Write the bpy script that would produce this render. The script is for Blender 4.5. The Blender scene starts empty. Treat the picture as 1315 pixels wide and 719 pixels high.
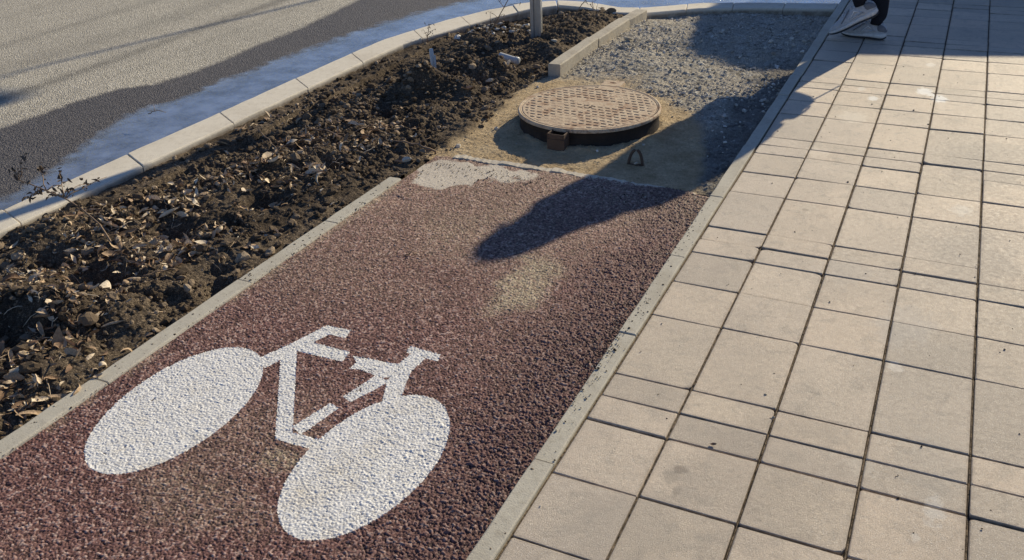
import bpy, bmesh, math, random
import numpy as np
from mathutils import Vector, Matrix
random.seed(7)
RNG = np.random.default_rng(11)
R = math.radians
scene = bpy.context.scene
COL = scene.collection

# ---------------------------------------------------------------- camera frame (metres, z=0 is the top of the paving)
CAM = np.array([0, 0, 1.6293])
rt = np.array([0.90279893, 0.42847901, -0.03687595])
up = np.array([-0.17949992, 0.45334263, 0.87307516])
fw = np.array([-0.39081182, 0.78159209, -0.48618919])
FPX = 1143.75
def at(px, py, z=0.0):
    """real ground position of a spot noted on the photograph (1315 px wide)"""
    d = fw + rt * (px - 657.5) / FPX + up * (359.5 - py) / FPX
    t = (z - CAM[2]) / d[2]
    p = CAM + d * t
    return float(p[0]), float(p[1])
SUN_AZ, SUN_EL = R(14.0), R(24.5)
SUN = np.array([math.sin(SUN_AZ) * math.cos(SUN_EL), math.cos(SUN_AZ) * math.cos(SUN_EL), math.sin(SUN_EL)])

# ---------------------------------------------------------------- noise in numpy
def h2(ix, iy, seed=0):
    ix = np.asarray(ix).astype(np.int64); iy = np.asarray(iy).astype(np.int64)
    n = (ix * 374761393 + iy * 668265263 + seed * 1442695041) & 0xffffffff
    n = ((n ^ (n >> 13)) * 1274126177) & 0xffffffff
    n = ((n ^ (n >> 15)) * 2246822519) & 0xffffffff
    n = n ^ (n >> 16)
    return (n & 0xffffff) / float(0x1000000)
def vnoise(x, y, seed=0):
    ix = np.floor(x); iy = np.floor(y); fx = x - ix; fy = y - iy
    fx = fx * fx * fx * (fx * (fx * 6 - 15) + 10); fy = fy * fy * fy * (fy * (fy * 6 - 15) + 10)
    a = h2(ix, iy, seed); b = h2(ix + 1, iy, seed); c = h2(ix, iy + 1, seed); d = h2(ix + 1, iy + 1, seed)
    return (a + (b - a) * fx) * (1 - fy) + (c + (d - c) * fx) * fy - 0.5
def fbm(x, y, scale, octv=4, gain=0.5, seed=0):
    s = np.zeros_like(x, dtype=float); a = 1.0; f = 1.0 / scale
    for o in range(octv):
        ca, sa = math.cos(o * 1.1 + .3), math.sin(o * 1.1 + .3)
        s += a * vnoise((x * ca - y * sa) * f + 17.3 * o, (x * sa + y * ca) * f - 9.1 * o, seed + o)
        a *= gain; f *= 2.03
    return s
def voro(x, y, cell, seed=0, jit=0.95):
    u = x / cell; v = y / cell
    iu = np.floor(u); iv = np.floor(v)
    f1 = np.full(u.shape, 9.0); f2 = np.full(u.shape, 9.0); idv = np.zeros(u.shape)
    for dx in (-1, 0, 1):
        for dy in (-1, 0, 1):
            cx = iu + dx; cy = iv + dy
            px = cx + .5 + (h2(cx, cy, seed) - .5) * jit; py = cy + .5 + (h2(cx, cy, seed + 91) - .5) * jit
            d = np.hypot(u - px, v - py)
            hid = h2(cx, cy, seed + 57)
            new = d < f1
            f2 = np.where(new, f1, np.minimum(f2, d))
            idv = np.where(new, hid, idv)
            f1 = np.where(new, d, f1)
    return f1, f2, idv
def sstep(a, b, v):
    t = np.clip((v - a) / (b - a), 0, 1); return t * t * (3 - 2 * t)
def inpoly(px, py, poly):
    ins = np.zeros(px.shape, bool); n = len(poly)
    for i in range(n):
        x1, y1 = poly[i]; x2, y2 = poly[(i + 1) % n]
        c = ((y1 > py) != (y2 > py)) & (px < (x2 - x1) * (py - y1) / ((y2 - y1) + 1e-12) + x1)
        ins ^= c
    return ins

# ---------------------------------------------------------------- scene helpers
def link(name, data, parent=None):
    o = bpy.data.objects.new(name, data); COL.objects.link(o)
    if parent: o.parent = parent
    return o
def tag(o, label=None, cat=None, group=None, kind=None):
    if label: o['label'] = label
    if cat: o['category'] = cat
    if group: o['group'] = group
    if kind: o['kind'] = kind
    return o
def thing(name, label, cat, loc=(0, 0, 0), rotz=0, group=None):
    o = link(name, None); o.location = loc; o.rotation_euler = (0, 0, rotz)
    return tag(o, label, cat, group)
def npmesh(name, V, F, mat, smooth=True, attrs=None, parent=None):
    V = np.asarray(V, dtype=np.float32); F = np.asarray(F, dtype=np.int32)
    me = bpy.data.meshes.new(name)
    k = F.shape[1]
    me.vertices.add(len(V)); me.vertices.foreach_set('co', V.ravel())
    me.loops.add(F.size); me.loops.foreach_set('vertex_index', F.ravel())
    me.polygons.add(len(F))
    me.polygons.foreach_set('loop_start', np.arange(0, F.size, k, dtype=np.int32))
    me.polygons.foreach_set('loop_total', np.full(len(F), k, dtype=np.int32))
    me.polygons.foreach_set('use_smooth', np.full(len(F), smooth, dtype=bool))
    if attrs:
        for n, a in attrs.items():
            at_ = me.attributes.new(n, 'FLOAT', 'POINT'); at_.data.foreach_set('value', np.asarray(a, dtype=np.float32).ravel())
    me.update(calc_edges=True); me.validate()
    me.materials.append(mat)
    return link(name, me, parent)
def gridfaces(ny, nx):
    i = np.arange(ny * nx).reshape(ny, nx)
    return np.stack([i[:-1, :-1], i[:-1, 1:], i[1:, 1:], i[1:, :-1]], -1).reshape(-1, 4)
def submesh(V, F, attrs, mask):
    F2 = F[mask]; used = np.unique(F2); m = np.full(len(V), -1); m[used] = np.arange(len(used))
    return V[used], m[F2], {k: a[used] for k, a in attrs.items()}
def obj(name, bm, mat, parent=None, smooth=False, bevel=0, subsurf=0):
    me = bpy.data.meshes.new(name); bmesh.ops.recalc_face_normals(bm, faces=bm.faces)
    bm.to_mesh(me); bm.free()
    if smooth:
        for p in me.polygons: p.use_smooth = True
    me.materials.append(mat); o = link(name, me, parent)
    if bevel:
        b = o.modifiers.new('bevel', 'BEVEL'); b.width = bevel; b.segments = 2; b.limit_method = 'ANGLE'
    if subsurf:
        s = o.modifiers.new('sub', 'SUBSURF'); s.levels = subsurf; s.render_levels = subsurf
    return o
def bm_box(bm, x0, x1, y0, y1, z0, z1):
    v = [bm.verts.new(p) for p in ((x0, y0, z0), (x1, y0, z0), (x1, y1, z0), (x0, y1, z0), (x0, y0, z1), (x1, y0, z1), (x1, y1, z1), (x0, y1, z1))]
    for f in ((3, 2, 1, 0), (4, 5, 6, 7), (0, 1, 5, 4), (1, 2, 6, 5), (2, 3, 7, 6), (3, 0, 4, 7)): bm.faces.new([v[i] for i in f])
def bm_tube(bm, pts, rads, n=8, cap=True):
    pts = [Vector(p) for p in pts]; rings = []
    t0 = (pts[1] - pts[0]).normalized(); ref = Vector((0, 0, 1)) if abs(t0.z) < .9 else Vector((1, 0, 0))
    for i, p in enumerate(pts):
        t = (pts[min(i + 1, len(pts) - 1)] - pts[max(i - 1, 0)]).normalized()
        a = t.cross(ref).normalized(); b = t.cross(a).normalized()
        r = rads[i] if hasattr(rads, '__len__') else rads
        rings.append([bm.verts.new(p + (a * math.cos(2 * math.pi * k / n) + b * math.sin(2 * math.pi * k / n)) * r) for k in range(n)])
    for i in range(len(rings) - 1):
        for k in range(n):
            bm.faces.new((rings[i][k], rings[i][(k + 1) % n], rings[i + 1][(k + 1) % n], rings[i + 1][k]))
    if cap: bm.faces.new(rings[0]); bm.faces.new(rings[-1][::-1])

def curve_pts(a, b, sag, n=10, jit=.004):
    a = Vector(a); b = Vector(b); out = []
    for i in range(n + 1):
        t = i / n; p = a.lerp(b, t) + Vector(sag) * (4 * t * (1 - t))
        if 0 < i < n: p += Vector((random.gauss(0, jit), random.gauss(0, jit), random.gauss(0, jit)))
        out.append(p)
    return out
# ---------------------------------------------------------------- node helpers
class NT:
    def __init__(s, name, rough=0.9, spec=0.3):
        s.m = bpy.data.materials.new(name); s.m.use_nodes = True
        s.t = s.m.node_tree; s.b = s.t.nodes['Principled BSDF']
        s.b.inputs['Roughness'].default_value = rough
        s.b.inputs['Specular IOR Level'].default_value = spec
        s.co = s.n('ShaderNodeTexCoord').outputs['Object']
    def n(s, typ, **kw):
        nd = s.t.nodes.new(typ)
        for k, v in kw.items(): setattr(nd, k, v)
        return nd
    def set(s, inp, v):
        if isinstance(v, bpy.types.NodeSocket): s.t.links.new(v, inp)
        elif isinstance(v, (tuple, list)) and len(v) == 3 and inp.type == 'RGBA': inp.default_value = (*v, 1)
        else: inp.default_value = v
    def noise(s, scale, detail=4, rough=.55, vec=None, dist=0):
        nd = s.n('ShaderNodeTexNoise'); s.set(nd.inputs['Vector'], vec or s.co)
        nd.inputs['Scale'].default_value = scale; nd.inputs['Detail'].default_value = detail; nd.inputs['Roughness'].default_value = rough
        nd.inputs['Distortion'].default_value = dist
        return nd.outputs['Fac']
    def vor(s, scale, feature='F1', out='Distance', vec=None, rnd=1):
        nd = s.n('ShaderNodeTexVoronoi', feature=feature); s.set(nd.inputs['Vector'], vec or s.co)
        nd.inputs['Scale'].default_value = scale; nd.inputs['Randomness'].default_value = rnd
        return nd.outputs[out]
    def attr(s, name):
        nd = s.n('ShaderNodeAttribute'); nd.attribute_name = name; return nd.outputs['Fac']
    def map(s, scale):
        nd = s.n('ShaderNodeMapping'); s.set(nd.inputs['Vector'], s.co); nd.inputs['Scale'].default_value = scale; return nd.outputs[0]
    def math(s, op, a, b=0.0, clamp=False):
        nd = s.n('ShaderNodeMath', operation=op, use_clamp=clamp); s.set(nd.inputs[0], a); s.set(nd.inputs[1], b); return nd.outputs[0]
    def rng(s, v, a, b, c=0.0, d=1.0):
        nd = s.n('ShaderNodeMapRange'); s.set(nd.inputs[0], v)
        for i, q in enumerate((a, b, c, d)): s.set(nd.inputs[1 + i], q)
        return nd.outputs[0]
    def mix(s, f, a, b, mode='MIX'):
        nd = s.n('ShaderNodeMix', data_type='RGBA', blend_type=mode); s.set(nd.inputs['Factor'], f); s.set(nd.inputs[6], a); s.set(nd.inputs[7], b); return nd.outputs[2]
    def ramp(s, f, stops):
        nd = s.n('ShaderNodeValToRGB'); s.set(nd.inputs[0], f); e = nd.color_ramp.elements
        while len(e) < len(stops): e.new(.5)
        for q, (p, c) in zip(e, stops): q.position = p; q.color = (*c, 1)
        return nd.outputs[0]
    def bump(s, h, dist, strength=1.0, prev=None):
        nd = s.n('ShaderNodeBump'); s.set(nd.inputs['Height'], h); nd.inputs['Distance'].default_value = dist; nd.inputs['Strength'].default_value = strength
        if prev: s.t.links.new(prev, nd.inputs['Normal'])
        return nd.outputs[0]
    def done(s, col=None, rough=None, normal=None, **kw):
        if col is not None: s.set(s.b.inputs['Base Color'], col)
        if rough is not None: s.set(s.b.inputs['Roughness'], rough)
        if normal is not None: s.set(s.b.inputs['Normal'], normal)
        for k, v in kw.items(): s.set(s.b.inputs[k], v)
        return s.m

# ---------------------------------------------------------------- materials
def m_lane():
    s = NT('red_asphalt', .8, .35)
    g = s.attr('gid'); h = s.attr('h'); dust = s.attr('dust'); smear = s.attr('smear'); dark = s.attr('dark')
    c = s.ramp(g, [(0, (.11, .052, .046)), (.35, (.225, .108, .096)), (.7, (.35, .19, .168)), (1, (.62, .46, .40))])
    c = s.mix(s.math('MULTIPLY', dark, .8), c, s.mix(.45, c, (.06, .038, .042)), 'MIX')
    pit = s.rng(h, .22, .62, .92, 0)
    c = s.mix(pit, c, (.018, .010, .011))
    dn = s.math('MULTIPLY', s.math('MULTIPLY', dust, s.rng(s.noise(75, 5, .8), .38, .6, .1, 1.6)), s.rng(h, 1, .3, .75, 1.25), clamp=True)
    c = s.mix(dn, c, s.mix(g, (.30, .24, .165), (.74, .62, .44)))
    sn = s.math('MULTIPLY', s.rng(s.math('ADD', smear, s.rng(s.noise(55, 5, .8), 0, 1, -.75, .75)), .35, .65), s.rng(smear, .02, .25), clamp=True)
    c = s.mix(sn, c, s.mix(s.noise(90, 3), (.50, .44, .35), (.88, .79, .66)))
    big = s.noise(2.6, 5, .65)
    c = s.mix(s.rng(big, .35, .7, 0, .5), c, s.mix(.6, c, (.15, .10, .075)))
    return s.done(c, s.rng(g, 0, 1, .6, .9), s.bump(s.noise(900, 2), .0006))
def m_paint():
    s = NT('white_road_paint', .6, .4)
    h = s.attr('h'); wear = s.attr('wear')
    c = s.mix(s.noise(14, 5), (.84, .83, .80), (.95, .94, .92))
    c = s.mix(s.rng(s.noise(5, 5), .52, .74, 0, .5), c, (.66, .58, .45))
    thr = s.math('ADD', s.math('MULTIPLY', wear, .50), .10)
    c = s.mix(s.rng(s.noise(38, 6, .75), .52, .68, 0, .45), c, (.50, .46, .40))
    c = s.mix(s.rng(s.vor(75), .05, .11, .7, 0), c, (.22, .17, .14))
    pit = s.rng(s.math('SUBTRACT', h, thr), -.05, .07, 1, 0)
    c = s.mix(pit, c, (.10, .07, .065))
    return s.done(c, None, s.bump(s.noise(700, 2), .0004))
def m_pave():
    s = NT('sandy_paving', .72, .35)
    t = s.attr('tone'); e = s.attr('edge')
    c = s.ramp(t, [(0, (.62, .515, .395)), (.2, (.79, .645, .475)), (.45, (.90, .715, .52)), (.7, (.76, .63, .485)), (.85, (.93, .75, .55)), (1, (.68, .57, .445))])
    bl = s.noise(3.1, 6, .68)
    c = s.mix(s.rng(bl, .44, .64, 0, .34), c, (.40, .34, .27))
    c = s.mix(s.rng(s.noise(.55, 4), .4, .65, 0, .4), c, (.50, .43, .345))
    c = s.mix(s.rng(s.noise(13, 6, .72, dist=.6), .52, .70, 0, .5), c, (.30, .26, .21))
    c = s.mix(s.rng(s.noise(9, 5, .7), .32, .42, .25, 0), c, (.70, .61, .49))
    fine = s.noise(260, 4, .8)
    c = s.mix(s.rng(fine, .36, .62, 0, 1), s.mix(.34, c, (.16, .13, .10)), s.mix(.16, c, (.95, .9, .8)))
    # pale sand grains and rare dark specks in the wearing layer
    v = s.vor(190); c = s.mix(s.rng(v, .12, .20, .9, 0), c, (.95, .92, .84))
    v3 = s.vor(120); c = s.mix(s.rng(v3, .06, .13, .7, 0), c, (.22, .18, .14))
    v2 = s.vor(13); c = s.mix(s.rng(v2, .020, .034, .85, 0), c, (.05, .04, .035))
    c = s.mix(s.math('MULTIPLY', s.rng(e, .0, 1, .0, .85), s.rng(s.noise(24, 4, .7), .3, .65)), c, (.24, .19, .145))
    def spot(c, px, py, r0, col, amt, sy=1.0, nz=.9, sc=30):
        x_, y_ = at(px, py, 0); mp = s.n('ShaderNodeMapping'); s.set(mp.inputs['Vector'], s.co); mp.inputs['Location'].default_value = (-x_, -y_ * sy, 0); mp.inputs['Scale'].default_value = (1, sy, 1)
        ln = s.n('ShaderNodeVectorMath', operation='LENGTH'); s.set(ln.inputs[0], mp.outputs[0])
        d = s.math('ADD', s.math('DIVIDE', ln.outputs['Value'], r0), s.rng(s.noise(sc, 5, .65), 0, 1, -nz, nz))
        return s.mix(s.rng(d, .55, .95, amt, 0), c, col)
    c = spot(c, 873, 604, .024, (.26, .21, .165), .75); c = spot(c, 869, 632, .016, (.28, .23, .18), .6, .5); c = spot(c, 861, 613, .03, (.36, .31, .25), .5)
    c = spot(c, 1036, 268, .045, (.66, .57, .44), .6, .8); c = spot(c, 1034, 270, .018, (.36, .29, .22), .6)
    c = spot(c, 1196, 600, .10, (.50, .45, .38), .35, .5); c = spot(c, 1105, 600, .05, (.75, .68, .56), .3, 1, 1, 60)
    c = spot(c, 1280, 210, .25, (.42, .37, .31), .5, .6, .9, 10); c = spot(c, 1250, 330, .2, (.42, .37, .31), .45, .6, .9, 10); c = spot(c, 980, 610, .25, (.42, .355, .285), .35, .7, .9, 9); c = spot(c, 800, 690, .2, (.40, .35, .29), .35, .7, .9, 9)
    W_ = (.95, .93, .86)
    c = spot(c, 1187, 117, .055, W_, .95, .6, .7, 40); c = spot(c, 1207, 127, .050, W_, .95, .6, .7, 40); c = spot(c, 1197, 122, .04, W_, .8, 1, .8, 50)
    c = spot(c, 1121, 126, .035, W_, .8, .7, .9, 50); c = spot(c, 1106, 114, .03, (.85, .8, .7), .6, .7, .9, 50); c = spot(c, 1195, 83, .035, (.9, .84, .74), .6, .6, .9, 50)
    c = spot(c, 1095, 150, .09, (.92, .82, .66), .45, .7, .9, 20); c = spot(c, 1050, 195, .07, (.90, .78, .62), .4, .8, .9, 25); c = spot(c, 1235, 270, .05, (.9, .84, .72), .45, .7, 1, 40)
    c = spot(c, 1160, 420, .12, (.60, .56, .50), .35, .7, .9, 12); c = spot(c, 1090, 350, .1, (.56, .50, .42), .35, .7, .9, 14); c = spot(c, 950, 480, .12, (.56, .47, .37), .3, .7, .9, 12)
    c = spot(c, 1150, 470, .03, (.86, .80, .70), .5, .7, 1, 45); c = spot(c, 1200, 655, .03, (.80, .76, .68), .5, .4, 1, 45); c = spot(c, 1175, 690, .012, (.8, .76, .68), .4, .5, 1, 60)
    c = spot(c, 925, 345, .05, (.50, .42, .34), .45, .7, 1, 25); c = spot(c, 1115, 40, .05, (.30, .26, .21), .5, .4, 1, 25)
    c = spot(c, 1090, 70, .3, (.48, .42, .35), .4, .5, .9, 9)
    b = s.bump(s.noise(330, 4, .75), .0022)
    b = s.bump(s.noise(45, 3), .0016, .6, b)
    return s.done(c, s.rng(s.noise(60, 4, .7), .3, .7, .50, .85), b)
def m_sandjoint():
    s = NT('joint_grit', .95, .1)
    c = s.mix(s.rng(s.noise(90, 5, .8), .38, .6), (.04, .032, .025), (.30, .235, .165))
    c = s.mix(s.rng(s.vor(140), .1, .25, .6, 0), c, (.36, .30, .22))
    return s.done(c, None, s.bump(s.noise(260, 4, .7), .004))
def m_concrete(name, a, b, dirt=(.22, .18, .13), amt=.35, scale=1.0):
    s = NT(name, .85, .25)
    c = s.mix(s.noise(6 * scale, 5, .6), a, b)
    c = s.mix(s.rng(s.noise(23 * scale, 5, .65, dist=.8), .5, .72, 0, amt), c, dirt)
    c = s.mix(s.rng(s.noise(3 * scale, 4), .5, .66, 0, amt * .8), c, dirt)
    f = s.noise(350, 3, .7)
    c = s.mix(s.rng(f, .3, .7, .25, 0), c, (.12, .10, .08))
    c = s.mix(s.rng(s.vor(60), .05, .09, .8, 0), c, (.06, .05, .04))
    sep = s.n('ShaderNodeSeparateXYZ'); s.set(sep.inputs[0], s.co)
    if name == 'kerb_concrete': c = s.mix(s.math('MULTIPLY', s.rng(sep.outputs[2], -.012, -.03, 0, .85), s.rng(s.noise(18, 4, .7), .3, .6, .5, 1)), c, (.20, .155, .11))  # soil stain on the kerb's lower face, also painting its shade into the colour
    b_ = s.bump(s.noise(220, 4, .65), .0014); b_ = s.bump(s.noise(30, 3), .002, .5, b_)
    return s.done(c, None, b_)
def m_ground():
    s = NT('bare_ground', .95, .15)
    soil = s.attr('soil'); grav = s.attr('grav'); gid = s.attr('gid'); dry = s.attr('dry')
    n1 = s.noise(9, 5, .65); n2 = s.noise(80, 4, .7)
    n1 = s.rng(n1, .3, .7)
    cs = s.mix(n1, (.045, .033, .023), (.30, .225, .152))
    cs = s.mix(s.math('MULTIPLY', dry, s.rng(n2, .3, .7, .35, 1)), cs, (.62, .48, .33))
    cs = s.mix(s.rng(n2, .35, .75, 0, .6), cs, (.46, .35, .24))
    cs = s.mix(s.rng(s.vor(170), .22, .5, 0, .65), cs, (.03, .022, .016))
    cs = s.mix(s.rng(s.vor(64), .3, .6, 0, .4), cs, (.035, .026, .018))
    cs = s.mix(s.rng(s.vor(230), .1, .2, .55, 0), cs, (.55, .43, .30))
    ce = s.mix(s.rng(s.noise(7, 6, .75), .34, .66), (.58, .42, .235), (.98, .77, .48))
    ce = s.mix(s.rng(n2, .35, .7, .4, 0), ce, (.26, .185, .11))
    ce = s.mix(s.rng(s.vor(110), .08, .2, .6, 0), ce, (.60, .50, .36))
    cg = s.ramp(gid, [(0, (.26, .235, .195)), (.3, (.54, .49, .40)), (.75, (.80, .74, .62)), (1, (.95, .91, .80))])
    cg = s.mix(s.rng(s.noise(5, 4), .45, .65, 0, .9), cg, (.90, .80, .63))
    cg = s.mix(s.rng(s.vor(120), .25, .55, 0, .5), cg, (.16, .14, .115))
    cg = s.mix(s.attr('darkg'), cg, s.mix(gid, (.09, .083, .078), (.27, .25, .225)))
    c = s.mix(grav, ce, cg); c = s.mix(soil, c, cs)
    b = s.bump(s.noise(260, 5, .8), .006); b = s.bump(s.noise(90, 5, .75), .010, .9, b)
    return s.done(c, None, b)
def m_clod():
    s = NT('soil_clod', .95, .12)
    g = s.attr('rnd')
    c = s.ramp(g, [(0, (.045, .033, .022)), (.5, (.155, .115, .078)), (.85, (.29, .22, .15)), (1, (.50, .39, .27))])
    c = s.mix(s.rng(s.noise(120, 3), .4, .7, 0, .5), c, (.16, .12, .08))
    return s.done(c, None, s.bump(s.noise(200, 4, .7), .003))
def m_stone():
    s = NT('crushed_stone', .85, .25)
    g = s.attr('rnd')
    c = s.ramp(g, [(0, (.28, .25, .205)), (.4, (.60, .55, .46)), (.8, (.84, .78, .67)), (1, (.95, .91, .83))])
    c = s.mix(s.rng(s.noise(90, 4), .4, .7, .4, 0), c, (.20, .17, .13))
    return s.done(c, None, s.bump(s.noise(250, 3), .001))
def m_grit():
    s = NT('grit', .9, .2)
    g = s.attr('rnd')
    c = s.ramp(g, [(0, (.03, .025, .02)), (.5, (.12, .09, .065)), (.8, (.26, .21, .15)), (1, (.6, .55, .46))])
    return s.done(c)
def m_leaf(name, a, b, c_):
    s = NT(name, .7, .3)
    g = s.n('ShaderNodeObjectInfo').outputs['Random']
    r = s.attr('rnd')
    k = s.math('FRACT', s.math('ADD', g, r))
    c = s.ramp(k, [(0, a), (.5, b), (1, c_)])
    c = s.mix(s.rng(s.noise(150, 4), .4, .7, 0, .7), c, s.mix(.6, c, (.06, .045, .03)))
    return s.done(c, None, s.bump(s.noise(160, 3), .002))
def m_metal_rust():
    s = NT('dusty_cast_iron', .75, .3)
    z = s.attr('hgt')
    c = s.mix(s.noise(6, 5, .6), (.62, .455, .30), (.95, .78, .54))
    c = s.mix(s.rng(s.noise(26, 5, .7), .48, .72, 0, .75), c, (.38, .22, .145))
    c = s.mix(s.rng(s.noise(9, 6, .72, dist=1), .50, .64, 0, .75), c, (.40, .215, .115))
    c = s.mix(s.rng(s.noise(48, 5, .75), .54, .66, 0, .6), c, (.20, .12, .08))
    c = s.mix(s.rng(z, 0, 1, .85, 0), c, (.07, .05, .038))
    c = s.mix(s.rng(s.noise(300, 3), .4, .7, .3, 0), c, (.12, .08, .06))
    return s.done(c, None, s.bump(s.noise(180, 5, .7), .0018))
def m_plain(name, col, rough=.6, spec=.4, metal=0, var=.25, sc=20, bump=.0006):
    s = NT(name, rough, spec)
    c = s.mix(s.rng(s.noise(sc, 5, .6), .35, .7, 0, var), col, tuple(q * .45 for q in col))
    return s.done(c, s.rng(s.noise(sc * 2, 3), .3, .7, rough * .85, min(1, rough * 1.1)), s.bump(s.noise(sc * 12, 3), bump), Metallic=metal)
def m_road():
    s = NT('road_asphalt', .85, .35)
    wet = s.attr('wet'); wat = s.attr('water')
    g = s.vor(95, out='Color')
    gs = s.n('ShaderNodeSeparateColor'); s.set(gs.inputs[0], g); gs = gs.outputs[0]
    c = s.ramp(gs, [(0, (.40, .365, .29)), (.5, (.68, .62, .495)), (1, (.95, .88, .73))])
    c = s.mix(s.rng(s.noise(140, 4, .75), .36, .66, .5, 0), c, (.17, .15, .125))
    c = s.mix(s.rng(s.noise(1.3, 4), .35, .7, 0, .25), c, (.25, .23, .20))
    st = s.attr('streak')
    c = s.mix(s.math('MULTIPLY', st, s.rng(s.noise(12, 4), .25, .7, .45, .95)), c, (.13, .12, .105))
    edge = s.math('ADD', wet, s.rng(s.noise(16, 6, .75), 0, 1, -.22, .22))
    wf = s.rng(edge, .36, .60)
    cw = s.mix(gs, (.060, .054, .052), (.170, .152, .140))
    c = s.mix(wf, c, cw)
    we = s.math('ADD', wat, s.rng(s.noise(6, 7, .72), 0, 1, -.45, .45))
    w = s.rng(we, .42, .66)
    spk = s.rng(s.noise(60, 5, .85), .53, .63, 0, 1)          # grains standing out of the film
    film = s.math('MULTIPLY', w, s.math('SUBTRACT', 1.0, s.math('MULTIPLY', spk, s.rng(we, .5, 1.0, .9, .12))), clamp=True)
    c = s.mix(film, c, s.mix(s.rng(s.noise(6, 6, .7), .36, .66), (.20, .225, .275), (.40, .45, .54)))  # bluish film colour carries part of the sky reflection
    rough = s.mix(wf, (.88, .88, .88), (.60, .60, .60)); rough = s.mix(film, rough, (.05, .05, .05))
    bn = s.bump(s.math('MULTIPLY', s.vor(110), s.math('SUBTRACT', 1.0, s.math('MULTIPLY', film, .985))), .007)
    vr = s.map((18, 6, 6))
    bn = s.bump(s.math('MULTIPLY', s.noise(4, 3, .5, vec=vr), film), .004, .5, bn)
    s.set(s.b.inputs['Metallic'], s.math('MULTIPLY', film, .5))
    return s.done(c, rough, bn)

M = dict(
    lane=m_lane(), paint=m_paint(), pave=m_pave(), joint=m_sandjoint(), ground=m_ground(), clod=m_clod(), stone=m_stone(), grit=m_grit(),
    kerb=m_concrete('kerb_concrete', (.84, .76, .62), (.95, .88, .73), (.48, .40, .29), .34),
    edging=m_concrete('edging_concrete', (.58, .54, .44), (.72, .67, .55), (.36, .31, .23), .42, 1.6),
    block=m_concrete('block_concrete', (.52, .47, .38), (.68, .61, .48), (.3, .25, .18), .5, 2),
    mortar=m_concrete('mortar', (.62, .54, .42), (.92, .82, .65), (.46, .36, .24), .5, 3),
    leaf=m_leaf('dry_leaf', (.22, .13, .075), (.58, .41, .25), (.95, .80, .58)),
    pale=m_leaf('pale_husk', (.50, .43, .32), (.66, .58, .46), (.78, .73, .62)),
    iron=m_metal_rust(), frame=m_plain('frame_iron', (.055, .043, .035), .85, .2, 0, .6, 9, .003),
    rust=m_plain('rusty_steel', (.13, .085, .06), .8, .3, 0, .5),
    galv=m_plain('galvanised_steel', (.50, .50, .49), .42, .5, .75, .25, 30),
    plastic=m_plain('white_plastic', (.72, .72, .68), .4, .5, 0, .3, 40),
    twig=m_plain('dry_bark', (.34, .24, .16), .8, .2, 0, .5, 60),
    dead=m_plain('withered_leaf', (.20, .155, .115), .8, .2, 0, .6, 60),
    road=m_road(),
)

# ================================================================ GROUND, ROAD
s_ = NT('far_ground', .9, .2)
far = s_.done(s_.mix(s_.noise(.4, 5), (.16, .15, .125), (.26, .24, .20)), None, s_.bump(s_.noise(30, 4), .01))
g = npmesh('ground', [(-300, -300, -.16), (300, -300, -.16), (300, 300, -.16), (-300, 300, -.16)], [(0, 1, 2, 3)], far, False)
tag(g, kind='structure')

ZR = -0.10
xs = np.concatenate([np.linspace(-16, -7.2, 60)[:-1], np.arange(-7.2, 4.0, .03)])
ys = np.concatenate([np.linspace(-6, 1.2, 40)[:-1], np.arange(1.2, 8.6, .03), np.linspace(8.6, 16, 60)])
X, Y = np.meshgrid(xs, ys)
wb = np.array([at(*q, ZR) for q in [(0, 255), (60, 222), (100, 190), (165, 147), (230, 125), (330, 87), (400, 60), (480, 32), (560, 10), (600, 0)]])
db = np.array([at(*q, ZR) for q in [(0, 165), (100, 130), (150, 115), (200, 108), (250, 92), (300, 72), (330, 58), (390, 35), (440, 10), (460, 0)]])
wx = np.interp(Y, wb[:, 1], wb[:, 0]); dx_ = np.interp(Y, db[:, 1], db[:, 0])
water = np.clip((X - wx) / .42 + .5, 0, 1); wet = np.clip((X - dx_) / .30 + .5, 0, 1)
north = sstep(6.9, 7.5, Y) * sstep(-3.4, -2.6, X)
water = np.maximum(water, north * .8); wet = np.maximum(wet, north)
xl = X + .0 * Y
stk = np.zeros_like(X)
for (x0, wd, a) in ((-5.78, .085, .95), (-6.35, .16, .42), (-7.0, .10, .45), (-5.42, .05, .25), (-8.0, .2, .4)):
    c_ = x0 - (Y - 5.6) * .04 + .10 * vnoise(Y / 1.6 + x0, Y * 0 + x0, 5)
    stk = np.maximum(stk, a * np.exp(-((X - c_) / wd) ** 2) * (0.7 + .6 * vnoise(Y / .8, X * 0 + x0, 9)))
Z = ZR + 0 * X + .004 * fbm(X, Y, .8, 3, seed=3)
rv = np.stack([X, Y, Z], -1).reshape(-1, 3); rf = gridfaces(len(ys), len(xs)); rc = rv[rf].mean(1)
under = inpoly(rc[:, 0], rc[:, 1], [(-3.66, .4), (-3.66, 5.4), (-3.5, 6.2), (-3.3, 6.8), (-2.95, 7.1), (-2.45, 6.98), (-1.85, 7.3), (-.85, 7.55), (-.85, .4)])   # the road stops at the kerb
rv, rf, ra = submesh(rv, rf, dict(water=water.ravel(), wet=wet.ravel(), streak=stk.ravel()), ~under)
road = npmesh('road', rv, rf, M['road'], True, ra)
tag(road, kind='structure')

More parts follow.
